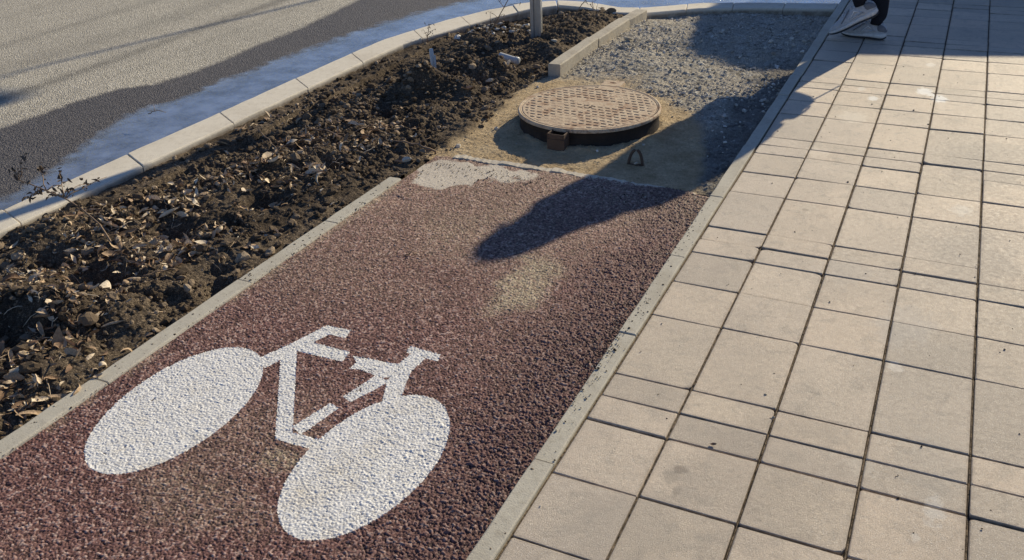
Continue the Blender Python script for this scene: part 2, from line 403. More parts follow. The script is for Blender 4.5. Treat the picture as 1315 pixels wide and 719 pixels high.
# ================================================================ RED CYCLE LANE + BICYCLE SYMBOL
XL0, XL1, YEND = -2.228, -0.822, 3.69
def spaced(y0, y1, k, mn):
    out = [y0]
    while out[-1] < y1: out.append(out[-1] + max(mn, k * math.hypot(out[-1], 1.6)))
    return np.array(out)
xs = np.arange(XL0 - .006, XL1 + .008, .0027); ys = spaced(.45, YEND + .05, .00105, .0026)
X, Y = np.meshgrid(xs, ys)
rough_edge = sstep(-1.30, -.86, X + .12 * fbm(X, Y, .3, 3, seed=40))          # coarse open strip by the right-hand edging
wob = .003 * fbm(X, Y, .02, 2, seed=8)
f1, f2, gid = voro(X + wob, Y - wob, .0078, 1)
e = np.clip((f2 - f1) * 1.5, 0, 1); dome = np.sqrt(np.clip(1 - (f1 * 1.15) ** 2, 0, 1))
tilt = (h2(np.floor(gid * 9973), np.floor(gid * 7919), 3))
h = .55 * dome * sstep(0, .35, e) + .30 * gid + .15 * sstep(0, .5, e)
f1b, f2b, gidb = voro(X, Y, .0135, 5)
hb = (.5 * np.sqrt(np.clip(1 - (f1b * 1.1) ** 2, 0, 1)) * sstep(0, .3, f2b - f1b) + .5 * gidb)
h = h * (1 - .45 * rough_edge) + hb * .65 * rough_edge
amp = .0062 + .0062 * rough_edge
# dust, mortar smears, dirt
def blob(px, py, rx, ry, z=0, soft=.6, ns=.25, seed=0):
    cx, cy = at(px, py, z)
    d = np.hypot((X - cx) / rx, (Y - cy) / ry) + ns * 2 * fbm(X, Y, min(rx, ry) * .8, 3, seed=seed)
    return 1 - sstep(1 - soft, 1 + soft * .3, d)
dust = 1.15 * blob(672, 362, .115, .24, seed=3, soft=.8) + .16 * blob(640, 300, .35, .35, seed=4) + .14 * blob(440, 330, .5, .5, seed=5, soft=.9)
dust = dust + .24 * sstep(2.6, 3.6, Y) + .09 * sstep(1.9, 3.0, Y) * (1 - rough_edge) + .20 * blob(330, 560, .22, .25, seed=8) + .45 * blob(165, 575, .05, .08, seed=9) + .25 * blob(250, 640, .25, .12, seed=10) + .4 * blob(355, 590, .08, .06, seed=12)
dust = np.clip(dust + .10 * fbm(X, Y, .25, 4, seed=6), 0, 1) * (1 - .85 * sstep(.4, .9, rough_edge) * (1 - sstep(3.0, 3.6, Y)))
smear = .8 * blob(640, 220, .26, .10, seed=11, soft=.7, ns=.45) + .95 * blob(565, 224, .17, .17, seed=13, soft=.4, ns=.4) + .25 * blob(760, 240, .22, .08, seed=14)
smear = np.clip(smear, 0, 1)
edgeL = 1 - sstep(0, .05, X - XL0)
dust = np.clip(dust + .35 * edgeL * (fbm(X, Y, .1, 3, seed=16) > .05), 0, 1)
scr = blob(500, 252, .12, .05, seed=21)
polys = [[(-1.875, 1.835), (-1.825, 1.965), (-1.784, 2.098), (-1.742, 2.05), (-1.762, 1.988), (-1.816, 1.799)],
 [(-1.784, 2.098), (-1.686, 2.104), (-1.676, 2.053), (-1.751, 2.051)],
 [(-1.816, 1.973), (-1.763, 1.989), (-1.611, 1.988), (-1.601, 1.93), (-1.779, 1.924)],
 [(-1.829, 1.899), (-1.778, 1.919), (-1.521, 1.562), (-1.477, 1.569), (-1.434, 1.57), (-1.431, 1.524), (-1.552, 1.52)],
 [(-1.542, 1.588), (-1.504, 1.727), (-1.465, 1.717), (-1.495, 1.565)],
 [(-1.59, 1.974), (-1.405, 1.989), (-1.392, 2.022), (-1.372, 1.946), (-1.423, 1.904), (-1.449, 1.903), (-1.523, 1.915), (-1.559, 1.904), (-1.556, 1.944)],
 [(-1.456, 1.904), (-1.393, 1.896), (-1.448, 1.756), (-1.488, 1.768)],
 [(-1.443, 2.095), (-1.319, 2.089), (-1.31, 2.049), (-1.432, 2.056)],
 [(-1.413, 2.068), (-1.355, 2.048), (-1.361, 1.971), (-1.342, 1.907), (-1.314, 1.83), (-1.359, 1.793), (-1.4, 1.883), (-1.424, 1.977)]]
def symbol(x, y):
    jx = x + .0022 * (vnoise(x / .008, y / .008, 71)); jy = y + .0022 * vnoise(x / .008, y / .008, 72)
    m = np.zeros(x.shape, bool)
    for p in polys: m |= inpoly(jx, jy, p)
    for (cx, cy, a, b, t) in ((-1.9372, 1.5388, .3314, .2006, .0544), (-1.2472, 1.5496, .3217, .1849, -.023)):
        u = (jx - cx) * t - (jy - cy); v = (jx - cx) + (jy - cy) * t
        m |= (u / a) ** 2 + (v / b) ** 2 < 1
    return m
PAINTF = 1 - .22 * symbol(X, Y)
Z = -.0085 + amp * (h - .75) * (1 - .6 * smear) * PAINTF + .0022 * fbm(X, Y, .35, 3, seed=2) - .006 * rough_edge * sstep(-.93, -.83, X) - .004 * scr
Z -= .05 * sstep(YEND - .012, YEND + .012, Y + .03 * fbm(X, Y, .12, 4, seed=18) + .012 * (gid - .5))
rimw = np.zeros_like(X)
for (ax_, ay_) in ((.006, 0), (-.006, 0), (0, .007), (0, -.007)): rimw += ~symbol(X + ax_, Y + ay_)
wear = .17 + .10 * rimw * (fbm(X, Y, .05, 3, seed=35) > 0) + .55 * np.clip(blob(462, 478, .05, .05, seed=31) + .9 * blob(455, 497, .05, .06, seed=32) + .35 * blob(430, 450, .12, .05, seed=33), 0, 1) + .22 * np.clip(fbm(X, Y, .12, 4, seed=30), -.3, .6)
V = np.stack([X, Y, Z], -1).reshape(-1, 3); F = gridfaces(len(ys), len(xs))
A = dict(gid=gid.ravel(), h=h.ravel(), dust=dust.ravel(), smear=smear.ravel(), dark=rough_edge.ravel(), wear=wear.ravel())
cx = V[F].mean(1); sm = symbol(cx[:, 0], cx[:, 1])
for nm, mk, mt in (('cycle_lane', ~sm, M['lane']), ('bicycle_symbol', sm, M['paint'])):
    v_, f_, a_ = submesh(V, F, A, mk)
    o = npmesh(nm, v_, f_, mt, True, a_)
    tag(o, kind='structure')
del X, Y, Z, V, F, A

# ================================================================ PAVEMENT
def chamfer_tiles(rects, cham=.0022, depth=.03):
    Vs = []; Fs = []; tone = []; edge = []; base = 0
    for (x0, x1, y0, y1, z, tn, tx, ty) in rects:
        c = cham * random.uniform(.7, 1.6)
        # irregular outline: 4 corners, each broken or worn by a few mm
        out = []
        for (qx, qy, sx, sy) in ((x0, y0, 1, 1), (x1, y0, -1, 1), (x1, y1, -1, -1), (x0, y1, 1, -1)):
            k = random.uniform(.0015, .006) if random.random() < .86 else random.uniform(.008, .024)
            a = (qx + sx * k, qy); m_ = (qx + sx * k * .32, qy + sy * k * .32); b = (qx, qy + sy * k)
            out += [b, m_, a] if (sx, sy) in ((1, 1), (-1, -1)) else [a, m_, b]
        n = len(out); mx, my = (x0 + x1) / 2, (y0 + y1) / 2
        for lev in range(4):
            for (px, py) in out:
                L_ = max(abs(px - mx), 1e-4); sxx = (px - mx); syy = (py - my)
                ins = (0.012, c, 0, 0)[lev]
                qx = px - math.copysign(min(ins, abs(sxx)), sxx); qy = py - math.copysign(min(ins, abs(syy)), syy)
                zz = z + (px - mx) * tx + (py - my) * ty - (0, .0002, c * .9, depth)[lev]
                Vs.append((qx, qy, zz)); tone.append(tn); edge.append((0, .45, 1, 1)[lev])
        Vs.append((mx, my, z)); tone.append(tn); edge.append(0)
        for k in range(n):
            k2 = (k + 1) % n
            Fs.append((base + k, base + k2, base + 4 * n, base + 4 * n))
            for lev in range(3): Fs.append((base + (lev + 1) * n + k, base + (lev + 1) * n + k2, base + lev * n + k2, base + lev * n + k))
        base += 4 * n + 1
    return Vs, Fs, tone, edge
X0, W, WA = -.5083, .2572, .2440
row = [1.695, 1.949, 2.074, 2.199, 2.58, 2.834, 3.089, 3.214, 3.339, 3.72, 3.974, 4.228, 4.353, 4.478, 4.86, 5.114, 5.368, 5.493, 5.618, 5.999, 6.253]
ry = list(row)
pat = [.2545, .125, .125, .381, .2545]      # r0->r1, then s, s, L, m
k = 0
while ry[-1] < 9.1:
    ry.append(ry[-1] + [.2545, .125, .125, .381, .2545][(len(ry) - 1) % 5])
lo = [row[0]]
k = 4
while lo[-1] > .2:
    lo.append(lo[-1] - pat[k]); k = (k - 1) % 5
ry = lo[::-1][:-1] + ry
cols = [X0 - WA] + [X0 + i * W for i in range(17)]
gap_row = {}
rects = []
rnd = random.Random(5)
gapc = [rnd.uniform(.0060, .0080) for _ in cols]
for j in range(len(ry) - 1):
    g0 = gap_row.setdefault(j, rnd.choice((.0024, .0034, .0042, .0055, .0068))); g1 = gap_row.setdefault(j + 1, rnd.choice((.0024, .0034, .0042, .0055, .0068)))
    for i in range(len(cols) - 1):
        x0 = cols[i] + (gapc[i] / 2 if i else .0025); x1 = cols[i + 1] - gapc[i + 1] / 2
        jx = rnd.uniform(-.0007, .0007)
        hl = .010 if (abs(cols[i] - .0) < 9 and False) else 0
        rects.append((x0 + jx, x1 + jx, ry[j] + g0 / 2 + rnd.uniform(-.0004, .0009), ry[j + 1] - g1 / 2 - rnd.uniform(-.0004, .0009), rnd.gauss(0, .0013), rnd.random(), rnd.gauss(0, .0055), rnd.gauss(0, .0055)))
Vs, Fs, tn, ed = chamfer_tiles(rects)
# centre fan faces are triangles written as degenerate quads: split them off
me_v = Vs
bmf4 = [f for f in Fs if f[2] != f[3]]; bmf3 = [f[:3] for f in Fs if f[2] == f[3]]
me = bpy.data.meshes.new('pavement'); me.from_pydata(me_v, [], bmf4 + bmf3)
for n_, a_ in (('tone', tn), ('edge', ed)):
    q = me.attributes.new(n_, 'FLOAT', 'POINT'); q.data.foreach_set('value', np.array(a_, dtype=np.float32))
me.materials.append(M['pave']); me.update()
tag(link('pavement', me), kind='structure')
xj = np.concatenate([[-.775]] + [[c_ - .006, c_ - .0036, c_ - .002, c_, c_ + .002, c_ + .0036, c_ + .006, c_ + .125] for c_ in cols[1:]]); yj = np.arange(.2, 9.2, .009)
X, Y = np.meshgrid(xj, yj)
# grit stands higher in the long joints than in the cross joints
dcol = np.min(np.abs(X[..., None] - np.array(cols)[None, None, 1:]), -1)
Zj = -.0125 + .0035 * (dcol < .0022) + .004 * (dcol < .0035) + .004 * fbm(X, Y, .03, 4, .7, seed=50)
tag(npmesh('pavement_joints', np.stack([X, Y, Zj], -1).reshape(-1, 3), gridfaces(len(yj), len(xj)), M['joint'], True), kind='structure')

# ================================================================ KERB, EDGINGS
def stones(name, left, right, joints, ztop, depth, mat, gap=.003, cham=.006, zj=.0015, nsub=6, seed=1):
    """left / right: polylines of the two top edges; joints: fractions 0..1 where one stone ends"""
    rn = random.Random(seed)
    L = np.array(left, float); Rr = np.array(right, float)
    def par(P):
        d = np.r_[0, np.cumsum(np.hypot(*np.diff(P, axis=0).T))]; return d / d[-1], d[-1]
    pl, ln = par(L); pr, _ = par(Rr)
    ev = lambda P, p, t: np.array([np.interp(t, p, P[:, 0]), np.interp(t, p, P[:, 1])])
    bm = bmesh.new(); gp = gap / ln / 2
    for a, b in zip(joints[:-1], joints[1:]):
        dz = rn.gauss(0, zj); dz2 = dz + rn.gauss(0, zj * .7); off = rn.gauss(0, .0012); rings = []
        ts = [a + gp, a + gp + cham * .5 / ln] + list(np.linspace(a, b, nsub + 2)[1:-1]) + [b - gp - cham * .5 / ln, b - gp]
        for i, t in enumerate(ts):
            l = ev(L, pl, t); r_ = ev(Rr, pr, t); u = (r_ - l) / np.hypot(*(r_ - l))
            z = ztop + dz + (dz2 - dz) * (t - a) / (b - a) - (cham * .5 if i in (0, len(ts) - 1) else 0)
            ca = cham * rn.uniform(.6, 1.5); cb = cham * rn.uniform(.6, 1.5)
            l = l + u * off; r_ = r_ + u * off
            pts = [(*l, z - depth), (*l, z - ca), (*(l + u * ca * .35), z - ca * .3), (*(l + u * ca), z), (*(r_ - u * cb), z), (*(r_ - u * cb * .35), z - cb * .3), (*r_, z - cb), (*r_, z - depth)]
            rings.append([bm.verts.new(p) for p in pts])
        for q in range(len(rings) - 1):
            for m_ in range(7): bm.faces.new((rings[q][m_], rings[q][m_ + 1], rings[q + 1][m_ + 1], rings[q + 1][m_]))
        bm.faces.new(rings[0]); bm.faces.new(rings[-1][::-1])
    return tag(obj(name, bm, mat), kind='structure')
kin = [(-3.585, .3), (-3.585, 5.3), (-3.57, 5.55), (-3.44, 6.03), (-3.32, 6.47), (-3.15, 6.83), (-2.98, 7.02)]
kout = [(-3.80, .3), (-3.80, 5.3), (-3.79, 5.6), (-3.64, 6.32), (-3.48, 6.75), (-3.28, 7.06), (-3.07, 7.20)]
dd = np.r_[0, np.cumsum(np.hypot(*np.diff(np.array(kin), axis=0).T))]
jy = [.3, .85, 1.57, 2.285, 3.01, 3.70, 4.40, 5.02]
jt = [(y - .3) / dd[-1] for y in jy] + [5.43 / dd[-1], 5.95 / dd[-1], 6.48 / dd[-1], 1]
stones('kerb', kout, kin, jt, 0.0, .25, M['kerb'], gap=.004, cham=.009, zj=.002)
kin2 = [(-2.975, 7.03), (-2.75, 7.02), (-2.43, 6.90), (-2.20, 6.945), (-1.84, 7.22), (-1.48, 7.36), (-.822, 7.50)]
kout2 = [(-3.065, 7.215), (-2.80, 7.23), (-2.46, 7.10), (-2.26, 7.14), (-1.89, 7.42), (-1.50, 7.56), (-.822, 7.70)]
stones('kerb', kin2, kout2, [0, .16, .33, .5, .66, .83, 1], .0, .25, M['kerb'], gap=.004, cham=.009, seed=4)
le = [(-2.302, .3), (-2.302, 3.33)]; ri = [(-2.232, .3), (-2.232, 3.33)]
stones('lane_edging', le, ri, [(y - .3) / 3.03 for y in (.3, .93, 1.53, 2.235, 2.80, 3.33)], -.003, .15, M['edging'], cham=.006, zj=.002, seed=8)
le = [(-.820, .3), (-.820, 9.1)]; ri = [(-.7595, .3), (-.7595, 9.1)]
ys_ = [.3, 1.03, 1.725, 2.43, 3.03, 3.64, 4.31, 4.97, 5.19, 5.60, 6.0, 6.63, 7.3, 8.0, 8.7, 9.1]
stones('pavement_edging', le, ri, [(y - .3) / 8.8 for y in ys_], .001, .15, M['edging'], cham=.005, zj=.0012, seed=9)

# ================================================================ BARE GROUND (planting soil, sandy earth, rubble)
MH = at(756.5, 137, .075)                     # manhole centre
def soil_edge(y):
    return np.interp(y, [0, 3.34, 3.36, 3.5, 3.73, 3.84, 4.34, 4.86, 5.16, 5.3, 9], [-2.29, -2.29, -2.2, -2.15, -2.30, -2.22, -2.29, -2.38, -2.30, -2.28, -2.28])
mounds = []
for (px, py, r_, hh) in [(545, 121, .13, .155), (605, 98, .18, .08), (500, 128, .22, .07), (450, 152, .22, .06), (640, 100, .12, .06), (590, 120, .12, .07),
                        (90, 412, .15, .10), (170, 415, .10, .05), (470, 192, .16, .05), (400, 205, .22, .045), (330, 235, .25, .03), (250, 260, .2, .035),
                        (60, 300, .16, .05), (20, 400, .16, .07), (150, 300, .15, .035), (40, 480, .2, .03), (700, 70, .16, .06), (620, 60, .2, .05), (520, 78, .2, .02), (740, 40, .25, .07), (640, 40, .2, .04),
                        (300, 320, .16, .03), (200, 370, .14, .03), (410, 250, .16, .03), (560, 150, .1, .03),
                        (60, 333, .07, -.10), (135, 362, .11, -.12), (108, 350, .08, -.08), (12, 438, .13, -.08), (225, 300, .07, -.07), (340, 265, .08, -.075), (425, 222, .07, -.07), (280, 372, .05, -.05), (490, 150, .06, -.05), (630, 85, .05, -.05), (395, 200, .05, -.06), (300, 290, .05, -.05), (280, 350, .04, -.03), (520, 175, .06, -.03), (670, 90, .08, -.05), (610, 110, .06, -.04), (440, 190, .07, -.04), (370, 215, .06, -.03)]:
    cx_, cy_ = at(px, py, -.04); mounds.append((cx_, cy_, r_, hh))
def ground_h(x, y, full=True):
    se = soil_edge(y) + .10 * fbm(x, y, .25, 4, seed=60)
    se = np.where(y < 3.34, -2.2, se)
    soil = 1 - sstep(-.05, .05, x - se)
    wx_ = x + .03 * fbm(x, y, .12, 3, seed=61); wy_ = y + .03 * fbm(x, y, .12, 3, seed=62)
    z = -.066 + .033 * sstep(-3.45, -2.5, x) + .05 * fbm(wx_, wy_, .45, 3, seed=63)
    for (mx, my, mr, mh) in mounds:
        d = np.hypot((wx_ - mx), (wy_ - my)) / mr
        z = z + mh * np.exp(-d ** 2.4)
    # crumbs of several sizes
    cr = 0
    for (cell, a, sd, th) in ((.12, .022, 70, .5), (.055, .016, 71, .45), (.026, .012, 72, .35), (.012, .007, 73, .2)):
        f1, f2, idd = voro(wx_, wy_, cell, sd)
        rad = .35 + .35 * idd
        cr = cr + a * np.sqrt(np.clip(1 - (f1 / rad) ** 2, 0, 1)) * np.where(idd > th, idd, 0)
    lump = sstep(-.25, .35, fbm(x, y, .5, 3, seed=64))
    near_edge = 1 - sstep(.03, .16, -2.30 - x)                # smooth trodden strip beside the edging
    zs = z * 1 + cr * (.35 + .85 * lump) * (1 - .6 * near_edge) + .008 * np.abs(fbm(wx_, wy_, .05, 4, seed=65))
    zs = np.minimum(zs, np.where(y < 3.34, -.012 + .3 * np.maximum(0, -2.32 - x), 9))   # ducks under the edging
    zs = np.maximum(zs, np.where(x < -3.42, -.034 + .014 * fbm(x, y, .06, 3, seed=68), -9)); zs = np.minimum(zs, -.014 + .6 * np.maximum(0, x + 3.575) + .012 * fbm(x, y, .2, 3, seed=67))
    # sandy earth
    ze = -.030 + .012 * fbm(x, y, .5, 3, seed=80) + .003 * fbm(x, y, .03, 3, .7, seed=81)
    f1, f2, idd = voro(x, y, .012, 83); ze = ze + .004 * np.sqrt(np.clip(1 - (f1 / .45) ** 2, 0, 1)) * (idd > .72)
    ze = ze + .014 * np.exp(-(np.hypot(x - MH[0], y - MH[1]) / .60) ** 4) + .012 * np.exp(-((np.hypot(x - MH[0], y - MH[1]) - .41) / .05) ** 2) * (.6 + 1.5 * fbm(x, y, .12, 3, seed=89))
    # rubble
    gb = np.interp(x, [-2.3, -1.7, -1.45, -1.25, -1.1, -1.0, -.9, -.82], [5.18, 5.22, 5.08, 4.9, 4.6, 4.2, 3.75, 3.5])
    grav = sstep(-.15, .12, y - gb + .25 * fbm(x, y, .3, 4, seed=84))
    a1, b1, i1 = voro(x, y, .040, 85); a2, b2, i2 = voro(x, y, .019, 86)
    zg = .009 * np.clip(b1 - a1, 0, .5) * 2 * (i1 > .35) * i1 + .009 * np.clip(b2 - a2, 0, .6) * (.4 + i2) + .02 * fbm(x, y, .4, 4, seed=87)
    ggid = np.where((i1 > .6), i1, i2)
    z2 = ze + zg * grav + .03 * np.exp(-((x + 1.9) / .25) ** 2 - ((y - 5.9) / .5) ** 2)
    z2 = z2 - .03 * sstep(6.7, 7.1, y)
    out = zs * soil + z2 * (1 - soil)
    out = np.where(y < 3.40, np.where(x > -2.335, np.minimum(out, -.012), out), out)
    out = out - .08 * (1 - sstep(3.64, 3.71, y)) * (x > -2.26)
    return out, soil, grav * (1 - soil), ggid, sstep(-1.12, -.92, x + .15 * fbm(x, y, .3, 3, seed=88)) * .75 * (1 - sstep(5.6, 6.2, y)), lump
parts = []
GRIDS = []; off = 0; VV = []; FF = []; AT = {k: [] for k in ('soil', 'grav', 'gid', 'dry', 'darkg')}
for (xa, xb, ya, yb, st) in ((-3.60, -2.28, .3, 3.40, .0038), (-3.60, -.80, 3.40, 7.75, .0056)):
    xs = np.arange(xa, xb + st, st); xs[-1] = xb; ys = spaced(ya, yb, .0013, .0036); ys[-1] = yb
    X, Y = np.meshgrid(xs, ys)
    z, so, gr, gi, dk, lump = ground_h(X, Y); GRIDS.append((xs, ys, z))
    out = inpoly(X, Y, [(-3.75, 0), (-3.66, 5.5), (-3.52, 6.15), (-3.40, 6.6), (-3.22, 6.95), (-3.02, 7.12), (-2.78, 7.12), (-2.45, 7.0), (-2.23, 7.05), (-1.87, 7.33), (-1.49, 7.47), (-.7, 7.62), (-.7, 0)])
    V = np.stack([X, Y, z], -1).reshape(-1, 3); F = gridfaces(len(ys), len(xs))
    keep = out.ravel()[F].all(1)
    dry = np.clip(.62 + 2.2 * fbm(X, Y, .30, 5, .6, seed=90) + 6 * np.minimum(0, z + .085) + .25 * (lump - .5) + .5 * (1 - sstep(.0, .25, -2.3 - X)), 0, 1)
    A = dict(soil=so.ravel(), grav=gr.ravel(), gid=gi.ravel(), dry=dry.ravel(), darkg=dk.ravel())
    v_, f_, a_ = submesh(V, F, A, keep)
    VV.append(v_); FF.append(f_ + off); off += len(v_)
    for k in AT: AT[k].append(a_[k])
tag(npmesh('soil_and_rubble', np.concatenate(VV), np.concatenate(FF), M['ground'], True, {k: np.concatenate(a) for k, a in AT.items()}), kind='structure')
del VV, FF, AT, V, F, A
def gz(x, y):
    xs, ys, z = GRIDS[0] if y < 3.40 else GRIDS[1]
    i = min(len(xs) - 1, max(0, int(np.searchsorted(xs, x)))); j = min(len(ys) - 1, max(0, int(np.searchsorted(ys, y))))
    return float(z[j, i])
def surf(x, y):
    if x > -.82: return 0.0
    if x > -2.23 and y < 3.66: return -.008
    if -2.302 < x < -2.23 and y < 3.33: return -.003
    if x < -3.58 and x > -3.8 and y < 5.4: return 0.0
    return gz(x, y)

# ================================================================ LOOSE STUFF: clods, stones, grit, litter
def ico(sub):
    bm = bmesh.new(); bmesh.ops.create_icosphere(bm, subdivisions=sub, radius=1)
    V = np.array([v.co[:] for v in bm.verts]); F = np.array([[v.index for v in f.verts] for f in bm.faces]); bm.free(); return V, F
I1, I2 = ico(1), ico(2)
def pebbles(name, P, S, mat, base=I2, sq=(.55, .95), rgh=.28, smooth=False, sink=.25, cut=False, label=None, cat=None):
    V0, F0 = base; n = len(P); k = len(V0)
    out = np.zeros((n, k, 3)); rn = np.zeros((n, k))
    forms = []
    for q in range(14):
        d = V0.copy(); 
        for _ in range(5):
            ax = RNG.normal(size=3); ax /= np.linalg.norm(ax); t = RNG.uniform(.35, .8)
            dd_ = d @ ax
            if cut: d = d - np.outer(np.maximum(dd_ - t, 0), ax)
            else: d = d * (1 + rgh * np.maximum(dd_ - .2, 0)[:, None] * RNG.uniform(-1, 1))
        d = d * (1 + RNG.normal(size=(k, 1)) * rgh * .28)
        forms.append(d)
    for i in range(n):
        d = forms[RNG.integers(14)] * np.array([1, RNG.uniform(*sq), RNG.uniform(*sq) * .85])
        a = RNG.uniform(0, 6.283); b = RNG.normal() * .35
        Rz = np.array([[math.cos(a), -math.sin(a), 0], [math.sin(a), math.cos(a), 0], [0, 0, 1]]); Rx = np.array([[1, 0, 0], [0, math.cos(b), -math.sin(b)], [0, math.sin(b), math.cos(b)]])
        d = d @ (Rz @ Rx).T * S[i]
        out[i] = d + np.array(P[i]) + np.array([0, 0, S[i] * (.6 - sink)])
        rn[i] = RNG.random()
    F = (F0[None] + (np.arange(n) * k)[:, None, None]).reshape(-1, 3)
    return tag(npmesh(name, out.reshape(-1, 3), F, mat, smooth, dict(rnd=rn.ravel())), label, cat, kind='stuff')
def scatter(n, dens, x0, x1, y0, y1):
    P = []
    while len(P) < n:
        x = RNG.uniform(x0, x1, n * 2); y = RNG.uniform(y0, y1, n * 2)
        ok = RNG.random(n * 2) < dens(x, y); P += list(zip(x[ok], y[ok]))
    P = np.array(P[:n]); z = ground_h(P[:, 0], P[:, 1])[0]
    return np.column_stack([P, z])
isl = [(-3.56, 0), (-3.56, 5.4), (-3.42, 6.0), (-3.28, 6.45), (-3.1, 6.8), (-2.95, 6.97), (-2.73, 6.95), (-2.45, 6.84), (-2.2, 6.88), (-1.85, 7.15), (-1.5, 7.3), (-.84, 7.42), (-.84, 3.74), (-2.2, 3.74), (-2.2, 3.36), (-2.325, 3.34), (-2.325, 0)]
def dsoil(x, y):
    i = inpoly(x, y, isl); m = sstep(-.15, .3, fbm(x, y, .35, 3, seed=64 + 0)) * .8 + .2
    near = np.zeros_like(x)
    for (mx, my, mr, mh) in mounds[:6]: near = np.maximum(near, np.exp(-(np.hypot(x - mx, y - my) / (mr * 1.6)) ** 2))
    return i * (x < soil_edge(y) + .04) * np.clip(m * .6 + near, 0, 1)
P = scatter(9000, dsoil, -3.57, -2.15, .7, 7.1)
S = np.clip(RNG.lognormal(math.log(.0058), .6, len(P)), .0028, .026)
pebbles('soil_clods', P, S, M['clod'], I2, smooth=False, rgh=.42, label='dark crumbly clods lying over the planting soil', cat='soil clods')
drub = lambda x, y: inpoly(x, y, isl) * (x > soil_edge(y)) * (.05 + ground_h(x, y)[2]) * (.15 + sstep(-.1, .25, fbm(x, y, .35, 3, seed=99))) * (np.hypot(x - MH[0], y - MH[1]) > .42)
P = scatter(2600, drub, -2.25, -.83, 3.9, 7.4)
S = np.clip(RNG.lognormal(math.log(.0058), .55, len(P)), .003, .026)
pebbles('rubble_stones', P, S, M['stone'], I1, cut=True, rgh=.2, label='grey crushed rubble between the island kerb and the pavement edging', cat='rubble')
dwh = lambda x, y: inpoly(x, y, isl) * np.exp(-(np.hypot(x - at(640, 30)[0], y - at(640, 30)[1]) / .28) ** 2)
P = scatter(110, dwh, -3.5, -2.3, 5.4, 7.1)
pebbles('pale_stones', P, np.clip(RNG.lognormal(math.log(.016), .4, len(P)), .008, .035), M['stone'], I1, cut=True, label='pale crushed stones in the soil behind the post', cat='stones')
# fine grit on lane borders, edging tops and paving
Pg = []; 
for _ in range(2600):
    r_ = random.random()
    if r_ < .30: x, y = -2.23 - abs(random.gauss(0, .04)), random.uniform(.6, 3.4)
    elif r_ < .62: x, y = -.825 + random.gauss(0, .030), random.choice((random.uniform(1.0, 3.7), random.gauss(2.45, .3)))
    elif r_ < .86: x, y = random.uniform(-2.2, -.85), 3.6 - abs(random.gauss(0, .12))
    else: x, y = random.uniform(-.75, 1.2), random.uniform(1.2, 6)
    Pg.append((x, y, surf(x, y)))
pebbles('loose_grit', Pg, np.clip(RNG.lognormal(math.log(.0020), .45, len(Pg)), .001, .0055), M['grit'], I1, label='scattered grit and crumbs along the lane borders and on the paving', cat='grit')

def leaf_np(L, Wd, curl, fold, twist, rn, nu=7, nv=5, jag=.12):
    u = np.linspace(0, 1, nu); v = np.linspace(-1, 1, nv)
    U, Vv = np.meshgrid(u, v, indexing='ij')
    wd = np.sin(np.pi * np.clip(U, .03, .985) ** .8) ** .75 * Wd / 2 * (1 + jag * (h2(np.arange(nu)[:, None] + 0 * np.arange(nv), np.arange(nv)[None] + 0 * np.arange(nu)[:, None], int(rn * 999)) - .5))
    ang = curl * (U - .4)
    x = L * (U - .5) if abs(curl) < .05 else L * np.sin(ang) / curl
    z = (np.zeros_like(U) if abs(curl) < .05 else L * (1 - np.cos(ang)) / curl)
    fa = fold * np.abs(Vv)
    y = wd * Vv * np.cos(fa); z = z + wd * np.abs(Vv) * np.sin(fa)
    t = twist * (U - .5); y2 = y * np.cos(t) - z * np.sin(t) * .5; z2 = z * np.cos(t) + y * np.sin(t)
    z2 += .06 * Wd * np.sin(U * 9 + rn * 30) * Vv
    return np.stack([x, y2, z2], -1).reshape(-1, 3), gridfaces(nu, nv)
def litter(name, spots, mat, label, cat, size=(.02, .05)):
    VV = []; FF = []; RN = []; off = 0
    for (x, y) in spots:
        L = random.uniform(*size) * (1.6 if random.random() < .12 else 1); rn = random.random()
        V, F = leaf_np(L, L * random.uniform(.16, .5), random.gauss(0, 2.0), random.uniform(-.3, .9), random.gauss(0, 1.2), rn)
        Rm = np.array(Matrix.Rotation(random.uniform(0, 6.28), 3, 'Z') @ Matrix.Rotation(random.gauss(0, .5), 3, 'X') @ Matrix.Rotation(random.gauss(0, .4), 3, 'Y'))
        V = V @ Rm.T; V[:, 2] -= V[:, 2].min() * .75; V = V + np.array([x, y, surf(x, y) + .001])
        VV.append(V); FF.append(F + off); RN.append(np.full(len(V), rn)); off += len(V)
    return tag(npmesh(name, np.concatenate(VV), np.concatenate(FF), mat, True, dict(rnd=np.concatenate(RN))), label, cat, kind='stuff')
sp = []
clusters = [(230, 325, .16, 60), (160, 330, .15, 45), (110, 395, .16, 40), (60, 360, .15, 40), (60, 470, .18, 70), (30, 520, .14, 50), (330, 215, .16, 50), (310, 235, .15, 40), (400, 235, .12, 35), (470, 195, .12, 45), (430, 180, .15, 35), (250, 270, .14, 30), (390, 185, .15, 30), (130, 300, .14, 30), (200, 250, .2, 25), (90, 440, .12, 35), (350, 150, .15, 20), (500, 175, .1, 22), (80, 290, .14, 22), (170, 290, .14, 25), (630, 30, .2, 15), (350, 260, .15, 20)]
for (px, py, r_, n) in clusters:
    cx_, cy_ = at(px, py, -.04)
    for _ in range(int(n * 1.7)):
        x, y = cx_ + random.gauss(0, r_ * .55), cy_ + random.gauss(0, r_ * .9)
        if -3.56 < x < -2.25 and .6 < y < 7: sp.append((x, y))
for _ in range(140):
    sp.append((random.uniform(-3.5, -2.32), random.uniform(.9, 4.5)))
litter('leaf_litter', sp, M['leaf'], 'brown and straw coloured dry leaf litter lying in the planting soil', 'leaf litter', (.016, .068))
sp = [(random.gauss(at(12, 345)[0], .05), random.gauss(at(12, 345)[1], .10)) for _ in range(110)]
sp += [(random.uniform(-3.4, -2.35), random.uniform(1.0, 4.0)) for _ in range(50)]
